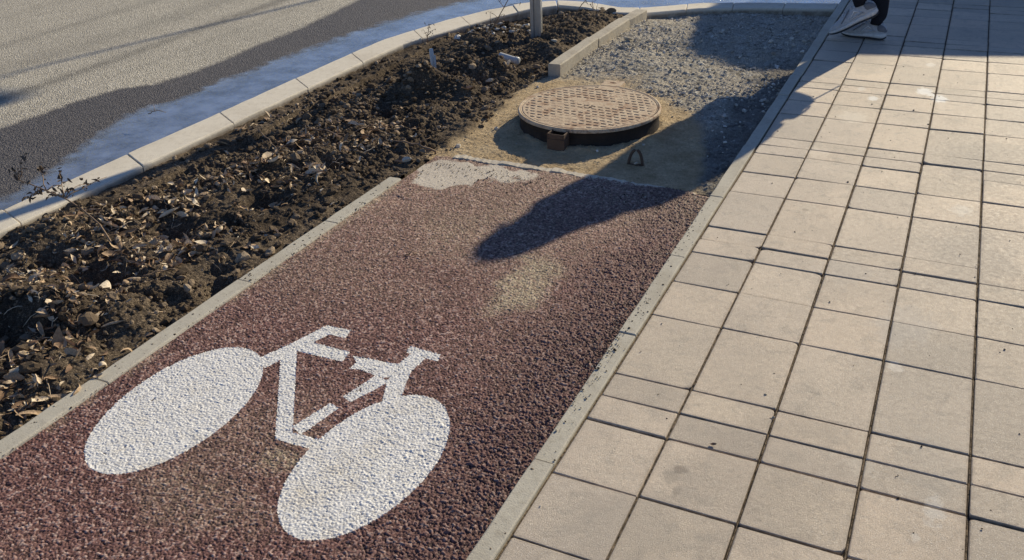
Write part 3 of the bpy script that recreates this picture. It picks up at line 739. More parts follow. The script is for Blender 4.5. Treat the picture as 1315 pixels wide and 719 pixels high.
litter('pale_husks', sp, M['pale'], 'cream coloured papery husks scattered in the planting soil', 'plant debris', (.010, .038))

bm = bmesh.new()                         # fine stalks and roots mixed through the litter
for _ in range(420):
    px, py, r_, n = random.choice(clusters); cx_, cy_ = at(px, py, -.04)
    x, y = cx_ + random.gauss(0, r_ * .9), cy_ + random.gauss(0, r_ * 1.4)
    if not (-3.52 < x < -2.36 and .8 < y < 5.6): continue
    L = random.uniform(.02, .09); a = random.uniform(0, 6.28); x2 = min(-2.34, max(-3.55, x + L * math.cos(a))); y2 = y + L * math.sin(a)
    z1 = gz(x, y) + .003; z2 = gz(x2, y2) + .003
    bm_tube(bm, curve_pts((x, y, z1), (x2, y2, z2), (0, 0, random.uniform(.0, .012)), 4, .002), random.uniform(.0006, .0018), 4)
me_ = obj('straw_and_roots', bm, M['leaf'], smooth=True); q = me_.data.attributes.new('rnd', 'FLOAT', 'POINT'); q.data.foreach_set('value', RNG.random(len(me_.data.vertices) // 20 + 1).repeat(20)[:len(me_.data.vertices)].astype(np.float32))
tag(me_, 'thin straw stalks and fine roots tangled in the planting soil', 'straw', kind='stuff')
# prominent single leaves
def leaf_thing(px, py, L, W_, curl, fold, rz, mat, label, tilt=0, name='dry_leaf'):
    x, y = at(px, py, -.03); V, F = leaf_np(L, W_, curl, fold, random.gauss(0, .9), random.random(), 11, 7)
    V = V @ np.array(Matrix.Rotation(tilt, 3, 'X')).T
    V[:, 2] -= V[:, 2].min()
    o = npmesh(name, V, F, M[mat], True, dict(rnd=np.full(len(V), random.random() * .3)))
    o.location = (x, y, surf(x, y) + .003); o.rotation_euler = (0, 0, rz)
    return tag(o, label, 'leaf', 'large dry leaves in the planting bed')
leaf_thing(125, 397, .085, .030, 2.6, .7, .1, 'pale', 'long curled tan leaf on the dark clod left of the bicycle symbol')
leaf_thing(152, 402, .06, .026, 3.4, .6, 1.0, 'pale', 'rolled tan leaf touching the long curled leaf on the dark clod')
leaf_thing(218, 323, .06, .04, 2.8, .8, 2.0, 'leaf', 'curly brown leaf beside the foot of the bent dry stem')
leaf_thing(243, 318, .055, .034, -2.4, .8, .7, 'leaf', 'reddish brown curled leaf right of the bent dry stem')
leaf_thing(90, 322, .075, .035, 1.6, .9, .4, 'pale', 'pale pleated leaf at the rim of the dark hollow')
leaf_thing(84, 336, .05, .03, .6, .3, .2, 'pale', 'small whitish leaf just below the pleated pale leaf')
leaf_thing(347, 212, .085, .06, .6, .5, 1.2, 'leaf', 'rust brown leaf standing in the soil under the kerb joint')
leaf_thing(404, 236, .10, .05, 1.5, .7, .2, 'pale', 'large whitish crumpled leaf halfway along the bed')
leaf_thing(327, 324, .065, .03, .8, .5, -.1, 'pale', 'flat tan leaf near the joint of the left lane edging')
leaf_thing(490, 196, .08, .032, 2.0, .8, 2.2, 'pale', 'upturned pale leaf at the sandy edge of the bed')
leaf_thing(600, 125, .09, .05, 1.4, .6, .3, 'leaf', 'orange brown leaf at the foot of the dark mound')
leaf_thing(622, 118, .07, .03, .6, .4, .2, 'pale', 'whitish leaf right of the orange brown leaf')
leaf_thing(20, 522, .045, .028, 1.2, .5, .5, 'leaf', 'small tan leaf beside the left end of the lane edging')
leaf_thing(128, 494, .035, .02, 1.6, .6, .9, 'leaf', 'small tan leaf lying on the left lane edging')
leaf_thing(914, 583, .022, .012, 2.0, .5, .4, 'leaf', 'tiny brown leaf fragment on a paving joint', name='leaf_fragment')

# ================================================================ TWIGS AND WITHERED PLANTS
def twig(px1, py1, px2, py2, r_, label, lift=.012):
    a = at(px1, py1, -.02); b = at(px2, py2, -.02); bm = bmesh.new()
    pts = curve_pts((*a, surf(*a) + lift), (*b, surf(*b) + lift), (0, 0, lift), 7)
    bm_tube(bm, pts, [r_ * (1 - .06 * i) for i in range(len(pts))], 6)
    m_ = pts[3]; e = m_ + Vector((random.uniform(-.05, .05), random.uniform(.02, .06), .02)); bm_tube(bm, [m_, m_.lerp(e, .5) + Vector((0, 0, .004)), e], [r_ * .6, r_ * .5, r_ * .3], 5)
    tag(obj('twig', bm, M['twig'], smooth=True), label, 'twig', 'loose twigs')
twig(397, 168, 448, 180, .004, 'pale slender twig lying across the middle of the planting bed')
twig(330, 165, 360, 208, .003, 'thin grey twig leaning from the kerb onto the bed')
twig(458, 178, 488, 165, .004, 'pale twig forked over the dark soil left of the sandy earth')
twig(285, 365, 322, 345, .0028, 'straight thin twig lying along the left lane edging joint')
twig(395, 196, 412, 206, .0045, 'short thick pale twig in the middle of the bed')
twig(520, 333, 536, 329, .0028, 'short dark twig lying on the red asphalt', .004)
twig(560, 195, 505, 190, .006, 'dark root lying at the corner of the bed and the sandy earth')
twig(185, 365, 230, 352, .003, 'dark thin twig below the bent dry stem')
twig(190, 146, 213, 143, .0028, 'dark twig floating in the gutter water')
bpy.data.objects['twig.008'].location.z = -.0
def withered_plant(name, base, stem, branches, label, nleaf=20, rs=.0035, leafs=.018, cat='withered plant'):
    t = thing(name, label, cat, (*base, surf(*base)), group='withered seedlings')
    bm = bmesh.new(); pts = [Vector(p) for p in stem]
    bm_tube(bm, pts, [rs * (1 - .07 * i) for i in range(len(pts))], 6); obj('stem', bm, M['twig'], t, True)
    ends = []
    for (i, vec) in branches:
        a = pts[i]; b = a + Vector(vec); c = curve_pts(a, b, (0, 0, random.uniform(.0, .02)), 5, .003)
        bm = bmesh.new(); bm_tube(bm, c, [rs * .6 * (1 - .12 * q) for q in range(len(c))], 5); obj('branch', bm, M['twig'], t, True); ends += c[1:]
    VV = []; FF = []; off = 0
    for _ in range(nleaf):
        e = random.choice(ends + pts[-2:]); L = leafs * random.uniform(.5, 1.5)
        V, F = leaf_np(L, L * .5, random.gauss(0, 2), .8, random.gauss(0, 1), random.random(), 6, 4)
        V = V @ np.array(Matrix.Rotation(random.uniform(0, 6.28), 3, 'Z') @ Matrix.Rotation(random.uniform(-1.2, 1.2), 3, 'Y')).T + np.array(e) + RNG.normal(size=3) * leafs * .35
        VV.append(V); FF.append(F + off); off += len(V)
    npmesh('leaves', np.concatenate(VV), np.concatenate(FF), M['dead'], True, dict(rnd=np.zeros(off)), t)
    return t
b0 = at(150, 330, -.05)
# stem arches from its foot up and back over the kerb
def rel(px, py, z, b):    # real point above the ground at height z
    x, y = at(px, py, z); return (x - b[0], y - b[1], z - surf(*b))
withered_plant('withered_seedling', b0, [(0, 0, -.01), rel(141, 308, .00, b0), rel(128, 288, .05, b0), rel(105, 268, .09, b0), rel(84, 255, .12, b0), rel(60, 245, .14, b0), rel(38, 236, .155, b0), rel(24, 231, .16, b0)],
    [(4, (-.05, .15, .0)), (4, (-.13, .02, -.01)), (4, (.02, .22, .02)), (4, (-.16, .12, .05)), (3, (-.10, -.10, .0)), (5, (-.06, -.05, -.03)), (5, (-.13, .1, .06)), (7, (-.03, .08, .09)), (7, (-.05, .02, .03)), (5, (0, .12, .0))],
    'bent dry seedling with curled dark leaves leaning over the kerb at left', 110, .0046, .027)
b1 = at(660, 25, -.03)
withered_plant('withered_seedling', (-3.22, 6.30), [(0, 0, 0), (.02, .05, .06), (.05, .1, .13), (.08, .14, .20), (.10, .2, .30)],
    [(1, (.08, -.03, .03)), (2, (-.1, 0, .06)), (2, (.12, .05, .03)), (3, (-.06, .05, .08)), (1, (-.08, -.02, .05))], 'thin bare seedling by the kerb left of the post', 14, .004, .02)
b2 = at(564, 40, 0)
withered_plant('withered_seedling', (-3.50, 5.75), [(0, 0, 0), (0, .01, .05), (.01, .02, .10)], [(0, (.05, 0, .07)), (1, (-.05, 0, .04)), (1, (.06, .02, .05)), (2, (.03, 0, .04)), (2, (-.04, .02, .03))], 'tiny dry sprig growing against the kerb behind the white stake', 26, .003, .016)
withered_plant('withered_seedling', (-2.45, 6.45), [(0, 0, 0), (.01, .01, .05), (.0, .03, .10), (-.02, .05, .15)], [(1, (.04, 0, .05)), (2, (-.05, 0, .04)), (3, (.04, .02, .03)), (3, (-.04, .05, .04))], 'pale seed head sprig between the post and the concrete blocks', 18, .003, .018)
withered_plant('withered_seedling', (-2.89, 5.55), [(0, 0, 0), (.005, .01, .07), (.0, .02, .14), (.02, .03, .2)], [(1, (.04, 0, .05)), (2, (-.05, 0, .04)), (3, (.05, .02, .03)), (3, (-.02, .05, .06))], 'upright dry seedling right of the white stake', 12, .003, .014)
withered_plant('withered_seedling', (-2.72, 6.75), [(0, 0, 0), (.03, .05, .08), (.08, .1, .15), (.15, .12, .2)], [(1, (.1, 0, .05)), (2, (-.05, 0, .07)), (3, (.09, .02, .03)), (2, (.1, .05, .06))], 'sprawling dry sprig at the corner of the kerb right of the post', 26, .003, .018)

# ================================================================ MANHOLE
mh = thing('manhole', 'round rusty manhole with brick patterned cover standing proud of the sandy earth', 'manhole', (MH[0], MH[1], 0))
RT, ZT, ZB = .388, .072, -.06
rot = R(-4)
def cover_h(x, y):
    c, s = math.cos(rot), math.sin(rot); u = x * c + y * s; v = -x * s + y * c
    r_ = np.hypot(x, y); P_, Q_ = .0415, .0400
    j = np.floor(v / Q_); uu = u / P_ + .5 * (j % 2) + .12 * (h2(j, j * 0, 5) - .5); fu = uu - np.floor(uu); fv = v / Q_ - j
    pit = sstep(.14, .20, fu) * (1 - sstep(.80, .86, fu)) * sstep(.02, .08, fv) * (1 - sstep(.27, .33, fv)); pad = 1 - pit
    pad = np.maximum(pad, h2(j * 7 + np.floor(uu), j, 31) > .93)
    strip = (np.abs(u - .01) < .125) & (np.abs(v - .060) < .036)
    strip2 = (np.abs(u + .03) < .05) & (np.abs(v + .075) < .03)
    pad = np.where(strip | strip2, 1, pad)
    pad = np.where(r_ > .352, 1, pad)
    rim = sstep(.346, .352, r_)
    hole = (np.hypot((u - .0) / .035, (v + .005) / .022) < 1) & (vnoise(x / .012, y / .012, 9) > -.15)
    hh = np.maximum(pad, rim)
    z = .0062 * hh + .0008 * fbm(x, y, .03, 3, seed=20)
    dirt = .0052 * sstep(-.1, .4, fbm(x + 3, y, .16, 4, seed=23)) * (1 - rim)
    z = np.maximum(z, dirt)
    groove = np.exp(-((r_ - .366) / .0016) ** 2)
    z = z - .004 * groove - .012 * hole
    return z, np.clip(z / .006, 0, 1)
nr, na = 190, 640
rr = np.linspace(0.0015, .374, nr); aa = np.linspace(0, 2 * np.pi, na, endpoint=False)
RR, AA = np.meshgrid(rr, aa, indexing='ij'); X = RR * np.cos(AA); Y = RR * np.sin(AA); z, hg = cover_h(X, Y)
i = np.arange(nr * na).reshape(nr, na); j = np.roll(i, -1, 1)
F = np.stack([i[:-1], i[1:], j[1:], j[:-1]], -1).reshape(-1, 4)
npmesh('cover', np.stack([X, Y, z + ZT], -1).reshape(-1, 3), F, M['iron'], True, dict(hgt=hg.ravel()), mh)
# frame: rim ring and skirt, turned profile
prof = [(.3755, ZT - .002), (.3755, ZT + .0055), (.378, ZT + .0075), (.386, ZT + .007), (.3895, ZT + .002), (.389, ZT - .010), (.382, ZT - .016), (.378, ZT - .05), (.384, ZT - .09), (.40, ZB)]
na = 128; V = []; HG = []
for (r_, z_) in prof:
    for k in range(na):
        a = 2 * math.pi * k / na; q = r_ + .0012 * math.sin(a * 5 + 1); V.append((q * math.cos(a), q * math.sin(a), z_)); HG.append(1.0)
i = np.arange(len(prof) * na).reshape(len(prof), na); j = np.roll(i, -1, 1)
F = np.stack([i[:-1], i[1:], j[1:], j[:-1]], -1).reshape(-1, 4)
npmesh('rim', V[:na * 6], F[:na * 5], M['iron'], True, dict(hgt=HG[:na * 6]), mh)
npmesh('skirt', V[na * 5:], F[:na * 4], M['frame'], True, None, mh)
def lug(angle_pt, w, d, name, open_top=True):
    bm = bmesh.new(); x, y = angle_pt; L = math.hypot(x, y); u = Vector((x / L, y / L, 0)); p = Vector((-u.y, u.x, 0))
    def bx(a0, a1, b0, b1, z0, z1):
        pts = [u * a + p * b for a in (a0, a1) for b in (b0, b1)]
        vs = [bm.verts.new((q.x, q.y, z)) for z in (z0, z1) for q in pts]
        for f in ((0, 1, 3, 2), (4, 6, 7, 5), (0, 4, 5, 1), (1, 5, 7, 3), (3, 7, 6, 2), (2, 6, 4, 0)): bm.faces.new([vs[i_] for i_ in f])
    bx(.381, .381 + d, -w / 2, w / 2, ZB, ZT - .030)
    bx(.381, .381 + d, -w / 2, -w / 2 + .007, ZT - .029, ZT - .002); bx(.381, .381 + d, w / 2 - .007, w / 2, ZT - .029, ZT - .002)
    bx(.381 + d - .007, .381 + d, -w / 2 + .0075, w / 2 - .0075, ZT - .029, ZT - .004)
    return obj(name, bm, M['rust'], mh, bevel=.002)
lp = at(706, 178, .07); lug((lp[0] - MH[0], lp[1] - MH[1]), .095, .070, 'hinge_lug')
# flat locking tab at the back with its eye
bm = bmesh.new(); tp = at(790, 106, ZT); a_ = math.atan2(tp[1] - MH[1], tp[0] - MH[0])
u = Vector((math.cos(a_), math.sin(a_), 0)); p = Vector((-u.y, u.x, 0))
ring_o = []; ring_i = []
for k in range(24):
    t = 2 * math.pi * k / 24; cx_ = u * .43
    rx, ryy = math.cos(t), math.sin(t)
    sqx = math.copysign(min(1, abs(rx) * 1.35), rx); sqy = math.copysign(min(1, abs(ryy) * 1.35), ryy)
    ring_o.append(cx_ + u * sqx * .052 + p * sqy * .06); ring_i.append(cx_ + u * (.008 + rx * .012) + p * ryy * .02)
lay = []
for (rg, zz) in ((ring_o, ZT - .02), (ring_o, ZT + .009), (ring_i, ZT + .009), (ring_i, ZT - .015)): lay.append([bm.verts.new((q.x, q.y, zz)) for q in rg])
for q in range(3):
    for k in range(24): bm.faces.new((lay[q][k], lay[q][(k + 1) % 24], lay[q + 1][(k + 1) % 24], lay[q + 1][k]))
o = obj('locking_tab', bm, M['iron'], mh); q = o.data.attributes.new('hgt', 'FLOAT', 'POINT'); q.data.foreach_set('value', np.ones(len(o.data.vertices), dtype=np.float32))
bm = bmesh.new(); bx0 = .25
vs = []
for (a0, b0) in ((.30, -.05), (.372, -.06), (.372, .06), (.30, .055)): q = u * a0 + p * b0; vs.append(q)
lo_ = [bm.verts.new((q.x, q.y, ZT + .0)) for q in vs]; hi_ = [bm.verts.new((q.x * .995, q.y * .995, ZT + .0082)) for q in vs]
bm.faces.new(hi_)
for k in range(4): bm.faces.new((lo_[k], lo_[(k + 1) % 4], hi_[(k + 1) % 4], hi_[k]))
o = obj('hinge_plate', bm, M['iron'], mh); q = o.data.attributes.new('hgt', 'FLOAT', 'POINT'); q.data.foreach_set('value', np.ones(len(o.data.vertices), dtype=np.float32))

# ================================================================ MORTAR EDGE across the lane end
bm = bmesh.new(); N = 90; prev = None
for k in range(N + 1):
    t = k / N; x = -2.14 + t * 1.25; y = 3.685 + .012 * math.sin(t * 3) + .0015 * random.gauss(0, 1) + .006 * math.sin(t * 31) - .02 * t
    w = .019 + .003 * random.random() + .004 * math.sin(t * 47); z = -.003 + .0016 * random.gauss(0, 1) + .001 * math.sin(t * 60) - .013 * max(0, t - .45) * 2
    cur = [bm.verts.new(q) for q in ((x, y - w, z - .02), (x, y - w * .9, z - .002), (x, y + w * .8, z + .001 * random.gauss(0, 1)), (x, y + w, z - .04))]
    if prev:
        for q in range(3): bm.faces.new((prev[q], prev[q + 1], cur[q + 1], cur[q]))
    prev = cur
tag(obj('mortar_edge', bm, M['mortar'], smooth=False), kind='structure')

# ================================================================ CONCRETE BLOCKS (unfinished edging)
def block(x, y0, y1, zt, rz, label):
    bm = bmesh.new(); w = .090; n = 8; Ln = y1 - y0; rings = []
    for k in range(n + 1):
        yy = -Ln / 2 + Ln * k / n; e = .0025 if k in (0, n) else 0
        pr = [(-w / 2 + e, -.17), (-w / 2 + e, -.008), (-w / 2 + .008, -e), (w / 2 - .008, -e), (w / 2 - e, -.008), (w / 2 - e, -.17)]
        rings.append([bm.verts.new((a + random.gauss(0, .0009), yy, b + random.gauss(0, .0009))) for a, b in pr])
    for q in range(n):
        for m_ in range(5): bm.faces.new((rings[q][m_], rings[q][m_ + 1], rings[q + 1][m_ + 1], rings[q + 1][m_]))
    bm.faces.new(rings[0]); bm.faces.new(rings[-1][::-1])
    o = obj('edging_block', bm, M['block']); o.location = (x, (y0 + y1) / 2, zt); o.rotation_euler = (0, 0, rz)
    return tag(o, label, 'concrete block', 'raised concrete edging blocks')
block(-2.243, 5.215, 5.925, .052, R(.5), 'nearest raised concrete edging block, its square end facing the manhole')
block(-2.240, 5.935, 6.575, .044, R(-.6), 'middle raised concrete edging block between the post and the rubble')
block(-2.225, 6.585, 6.93, .036, R(-4), 'farthest raised concrete edging block, touching the kerb')

# ================================================================ POST, STAKE, TUBE, LOOP, BITS
pt = thing('sign_post', 'grey grooved metal post standing in the planting soil', 'post', (-2.765, 6.115, -.06), R(12))
bm = bmesh.new()
prof = [(-.040, -.03), (-.040, .03), (-.018, .03), (-.018, .014), (.018, .014), (.018, .03), (.040, .03), (.040, -.03), (.020, -.03), (.016, -.014), (-.012, -.014), (-.016, -.03)]
lo_ = [bm.verts.new((a, b, 0)) for a, b in prof]; hi_ = [bm.verts.new((a, b, 3.1)) for a, b in prof]
for k in range(len(prof)): bm.faces.new((lo_[k], lo_[(k + 1) % len(prof)], hi_[(k + 1) % len(prof)], hi_[k]))
bm.faces.new(hi_)
obj('profile', bm, M['galv'], pt, bevel=.0015)
bm = bmesh.new(); bm_box(bm, -.045, .045, -.035, .035, 3.102, 3.115); obj('cap', bm, M['galv'], pt, bevel=.003)

sx, sy = at(556, 89, -.02)
st = thing('plastic_stake', 'white plastic stake stuck upright in the soil', 'stake', (sx, sy, surf(sx, sy) - .02))
bm = bmesh.new(); bm_tube(bm, [(0, 0, -.05), (.001, 0, .08), (-.002, 0, .19)], [.0135, .0135, .0135], 12); obj('tube', bm, M['plastic'], st, True)
bm = bmesh.new(); bm_tube(bm, [(.022, .0, -.03), (.022, .0, .15)], [.006, .006], 8); obj('clip', bm, M['plastic'], st, True)
tx, ty = at(655, 76, .0)
tz = surf(tx, ty)
tb = thing('plastic_pipe', 'white plastic pipe offcut lying on the soil left of the concrete blocks', 'pipe', (tx, ty, tz + .055), R(-18))
tb.rotation_euler = (0, R(6), R(-12))
bm = bmesh.new(); bm_tube(bm, [(-.085, 0, 0), (.03, 0, 0), (.055, 0, 0)], [.0235, .023, .023], 20, False)
bm_tube(bm, [(-.085, 0, 0), (.055, 0, 0)], [.020, .020], 20, False); obj('pipe_body', bm, M['plastic'], tb, True)
bm = bmesh.new(); bm_tube(bm, [(.045, 0, 0), (.05, 0, 0), (.068, 0, 0), (.072, 0, 0)], [.0255, .0265, .0265, .018], 20); obj('end_cap', bm, M['plastic'], tb, True)
def debris(px, py, s, label, mat='stone', zz=-.03, sq=(.5, .8)):
    x, y = at(px, py, zz); V0, F0 = I2; d = V0.copy()
    for _ in range(9):
        ax = RNG.normal(size=3); ax /= np.linalg.norm(ax); t = RNG.uniform(.3, .7); d = d - np.outer(np.maximum(d @ ax - t, 0), ax)
    d = d * np.array([s, s * RNG.uniform(*sq), s * RNG.uniform(*sq)])
    o = npmesh('rubble_piece', d, F0, M[mat], False, dict(rnd=np.full(len(d), RNG.uniform(.4, .95)))); o.location = (x, y, surf(x, y) + s * .3); o.rotation_euler = (0, 0, RNG.uniform(0, 6))
    tag(o, label, 'stone')
debris(711, 93, .042, 'rounded dark stone against the end of the nearest concrete block', 'clod')
debris(712, 66, .04, 'angular grey concrete lump left of the nearest concrete block', 'mortar')
debris(652, 94, .035, 'whitish plaster lump under the pipe offcut', 'stone')
debris(630, 108, .035, 'flat grey chip on the side of the dark mound', 'mortar')
debris(524, 212, .030, 'grey mortar lump at the far end of the left lane edging', 'mortar')
debris(588, 189, .028, 'small pale stone at the corner of the grey mortar smear', 'stone')
debris(725, 42, .05, 'sandy lump of earth between the post and the blocks', 'clod')
debris(785, 20, .045, 'dark stone lying behind the middle concrete block', 'clod')
debris(500, 100, .05, 'dark clod on the ridge between kerb and mound', 'clod')
debris(805, 57, .045, 'grey stone beside the middle concrete block', 'stone')
debris(817, 212, .022, 'flat pale stone chip at the foot of the steel loop', 'stone')
debris(694, 650, .004, 'tiny white chip on the lane edging', 'stone', 0)
# steel loop
lx, ly = at(816, 211, -.025); bm = bmesh.new(); pts = []
for k in range(13):
    a = math.pi * k / 12; pts.append(Vector((-.035 * math.cos(a) * (1 - .15 * math.sin(a)), .01 * math.sin(a), -.01 + .085 * math.sin(a) ** .8)))
bm_tube(bm, pts, [.0075] * len(pts), 10); bm_tube(bm, [(-.036, 0, .0), (.036, 0, .002)], .006, 8); o = obj('steel_loop', bm, M['rust'], smooth=True); o.location = (lx, ly, surf(lx, ly)); o.rotation_euler = (0, 0, R(8))
tag(o, 'small rusty steel loop sticking out of the earth in front of the manhole', 'steel loop')

# ---- dried paint and stains on the pavement (thin films on the slabs)
def film(name, px, py, rx, ry, seed, mat, holes=.0, rz=0, z0=.0016, parts_=1):
    cx_, cy_ = at(px, py, 0); st_ = .004
    xs = np.arange(-rx * 1.5, rx * 1.5, st_); ys = np.arange(-ry * 1.5, ry * 1.5, st_); X, Y = np.meshgrid(xs, ys)
    c, s = math.cos(rz), math.sin(rz); u = X * c + Y * s; v = -X * s + Y * c
    d = np.hypot(u / rx, v / ry) + 1.3 * fbm(X, Y, min(rx, ry) * 1.1, 4, .6, seed=seed)
    V = np.stack([X + cx_, Y + cy_, np.full_like(X, z0 + .001)], -1).reshape(-1, 3); F = gridfaces(len(ys), len(xs)); k = (d.ravel()[F] < .75).all(1)
    v_, f_, _ = submesh(V, F, {}, k)
    if len(f_): tag(npmesh(name, v_, f_, mat, True), kind='structure')

# ================================================================ PERSON (only the shoes are in view, the body throws the shadow)
skin = m_plain('skin', (.50, .32, .24), .6, .4, 0, .1); cloth = m_plain('dark_trousers', (.018, .02, .028), .85, .2, 0, .3, 60); coat = m_plain('dark_coat', (.05, .05, .06), .85, .2, 0, .3, 40); hairm = m_plain('dark_hair', (.03, .02, .015), .6, .4)
shoe_up = m_plain('shoe_mesh_fabric', (.58, .59, .60), .75, .3, 0, .45, 60, .0016); shoe_sole = m_plain('shoe_sole', (.78, .77, .74), .6, .4, 0, .5, 35); shoe_tread = m_plain('shoe_tread', (.06, .06, .065), .8, .2); shoe_dk = m_plain('shoe_grey_overlay', (.20, .21, .23), .7, .3, 0, .2, 60); foil = m_plain('silver_trim', (.93, .95, .97), .35, .6, .3, .1)
per = thing('person', 'pedestrian in dark trousers and grey white chunky trainers walking on the pavement', 'person', (-.50, 6.62, 0))
def skin_body(name, nodes, edges, mat, parent, sub=2):
    me = bpy.data.meshes.new(name); me.from_pydata([n[0] for n in nodes], edges, []); o = link(name, me, parent); me.materials.append(mat)
    m_ = o.modifiers.new('skin', 'SKIN'); m_.use_smooth_shade = True; s_ = o.modifiers.new('sub', 'SUBSURF'); s_.levels = sub; s_.render_levels = sub
    for i_, n in enumerate(nodes):
        sv = me.skin_vertices[0].data[i_]; sv.radius = n[1] if isinstance(n[1], tuple) else (n[1], n[1]); sv.use_root = (i_ == 0)
    return o
# facing -x; near (camera side) leg is swinging with heel raised
hip = (.08, 0, .93)
hip = (.0, 0, .93)
B = [(hip, .12), ((.02, 0, 1.12), .12), ((.02, 0, 1.32), .13), ((-.02, 0, 1.46), .10), ((-.05, 0, 1.54), .052), ((-.075, 0, 1.64), .082), ((-.08, 0, 1.71), .082),
     ((-.04, -.08, .84), .085), ((-.09, -.09, .52), .056), ((-.065, -.08, .30), .045), ((-.073, -.075, .24), .038),
     ((.04, .08, .84), .085), ((.03, .06, .50), .056), ((.06, .03, .16), .040), ((.06, .025, .11), .038),
     ((.22, -.04, 1.38), .05), ((.26, -.10, 1.12), .040), ((.235, -.14, .88), .031), ((.23, -.145, .83), .03),
     ((-.14, .04, 1.38), .05), ((-.17, .06, 1.12), .040), ((-.20, .02, .88), .031), ((-.205, .01, .83), .03)]
E_ = [(0, 1), (1, 2), (2, 3), (3, 4), (4, 5), (5, 6), (0, 7), (7, 8), (8, 9), (9, 10), (0, 11), (11, 12), (12, 13), (13, 14), (3, 15), (15, 16), (16, 17), (17, 18), (3, 19), (19, 20), (20, 21), (21, 22)]
skin_body('body', B, E_, skin, per)
legs = [((.0, 0, .94), .13), ((-.04, -.08, .84), .10), ((-.09, -.09, .52), .075), ((-.063, -.082, .34), .062), ((-.075, -.075, .235), .054),
        ((.04, .08, .84), .10), ((.03, .06, .50), .075), ((.058, .033, .2), .062), ((.06, .025, .10), .056)]
skin_body('trousers', legs, [(0, 1), (1, 2), (2, 3), (3, 4), (0, 5), (5, 6), (6, 7), (7, 8)], cloth, per)
def loft(name, rings, mat, n=28):
    bm = bmesh.new(); rr_ = []
    for (z_, xc, rx, ry_) in rings:
        rr_.append([bm.verts.new((xc + rx * math.cos(2 * math.pi * k / n) * (1 + .02 * math.sin(3 * k + z_ * 20)), ry_ * math.sin(2 * math.pi * k / n) * (1 + .03 * math.sin(2 * k + z_ * 14)), z_)) for k in range(n)])
    for a, b in zip(rr_[:-1], rr_[1:]):
        for k in range(n): bm.faces.new((a[k], a[(k + 1) % n], b[(k + 1) % n], b[k]))
    bm.faces.new(rr_[0]); bm.faces.new(rr_[-1][::-1]); return obj(name, bm, mat, per, True)
loft('coat', [(.72, .0, .24, .15), (.70, .0, .265, .165), (.74, .0, .27, .17), (.86, .02, .245, .16), (.98, .03, .22, .15), (1.1, .045, .225, .15), (1.25, .055, .235, .15), (1.38, .06, .25, .15), (1.45, .045, .245, .13), (1.50, .02, .20, .11), (1.55, -.02, .13, .09), (1.585, -.04, .08, .08), (1.58, -.04, .06, .06)], coat)
loft('hood', [(1.50, -.005, .19, .11), (1.55, -.005, .20, .12), (1.60, -.01, .15, .115), (1.66, -.02, .13, .115), (1.72, -.03, .125, .112), (1.77, -.035, .10, .09), (1.80, -.04, .06, .055), (1.812, -.04, .02, .02)], coat)
for sl in ([((.20, -.02, 1.40), .075), ((.25, -.09, 1.13), .062), ((.235, -.14, .90), .05)], [((-.12, .02, 1.40), .075), ((-.165, .06, 1.13), .060), ((-.198, .02, .90), .05)]):
    skin_body('sleeve', sl, [(0, 1), (1, 2)], coat, per)
# hands: palm and five fingers
for (hx, hy, hz, s) in ((.23, -.15, .82, 1), (-.205, .01, .82, -1)):
    nd = [((hx, hy, hz), (.022, .034)), ((hx + .005, hy, hz - .07), (.014, .036))]; ed_ = [(0, 1)]
    for f in range(4):
        ox = (-.03 + .02 * f); L_ = (.062, .075, .07, .055)[f]; b = len(nd)
        nd += [((hx + ox, hy, hz - .085), .0085), ((hx + ox - .005, hy + .008 * s, hz - .085 - L_ * .5), .008), ((hx + ox - .012, hy + .022 * s, hz - .085 - L_), .0065)]; ed_ += [(1, b), (b, b + 1), (b + 1, b + 2)]
    b = len(nd); nd += [((hx - .035, hy + .01 * s, hz - .03), .0105), ((hx - .055, hy + .02 * s, hz - .065), .009), ((hx - .055, hy + .028 * s, hz - .09), .0075)]; ed_ += [(0, b), (b, b + 1), (b + 1, b + 2)]
    skin_body('hand', nd, ed_, skin, per, 1)
# face
bm = bmesh.new(); bm_tube(bm, [(-.155, 0, 1.69), (-.182, 0, 1.665), (-.175, 0, 1.65)], [.008, .014, .012], 8); obj('nose', bm, skin, per, True)
for sy_ in (-1, 1):
    bm = bmesh.new(); bmesh.ops.create_uvsphere(bm, u_segments=10, v_segments=8, radius=.012, matrix=Matrix.Translation((-.155, sy_ * .032, 1.69))); obj('eye', bm, foil, per, True)
    bm = bmesh.new(); bm_tube(bm, [(-.08, sy_ * .08, 1.68), (-.075, sy_ * .092, 1.67), (-.08, sy_ * .082, 1.64)], [.012, .014, .009], 8); obj('ear', bm, skin, per, True)
bm = bmesh.new(); bm_tube(bm, [(-.155, -.024, 1.625), (-.166, 0, 1.623), (-.155, .024, 1.625)], [.004, .006, .004], 6); obj('mouth', bm, m_plain('lips', (.4, .18, .15), .5), per, True)
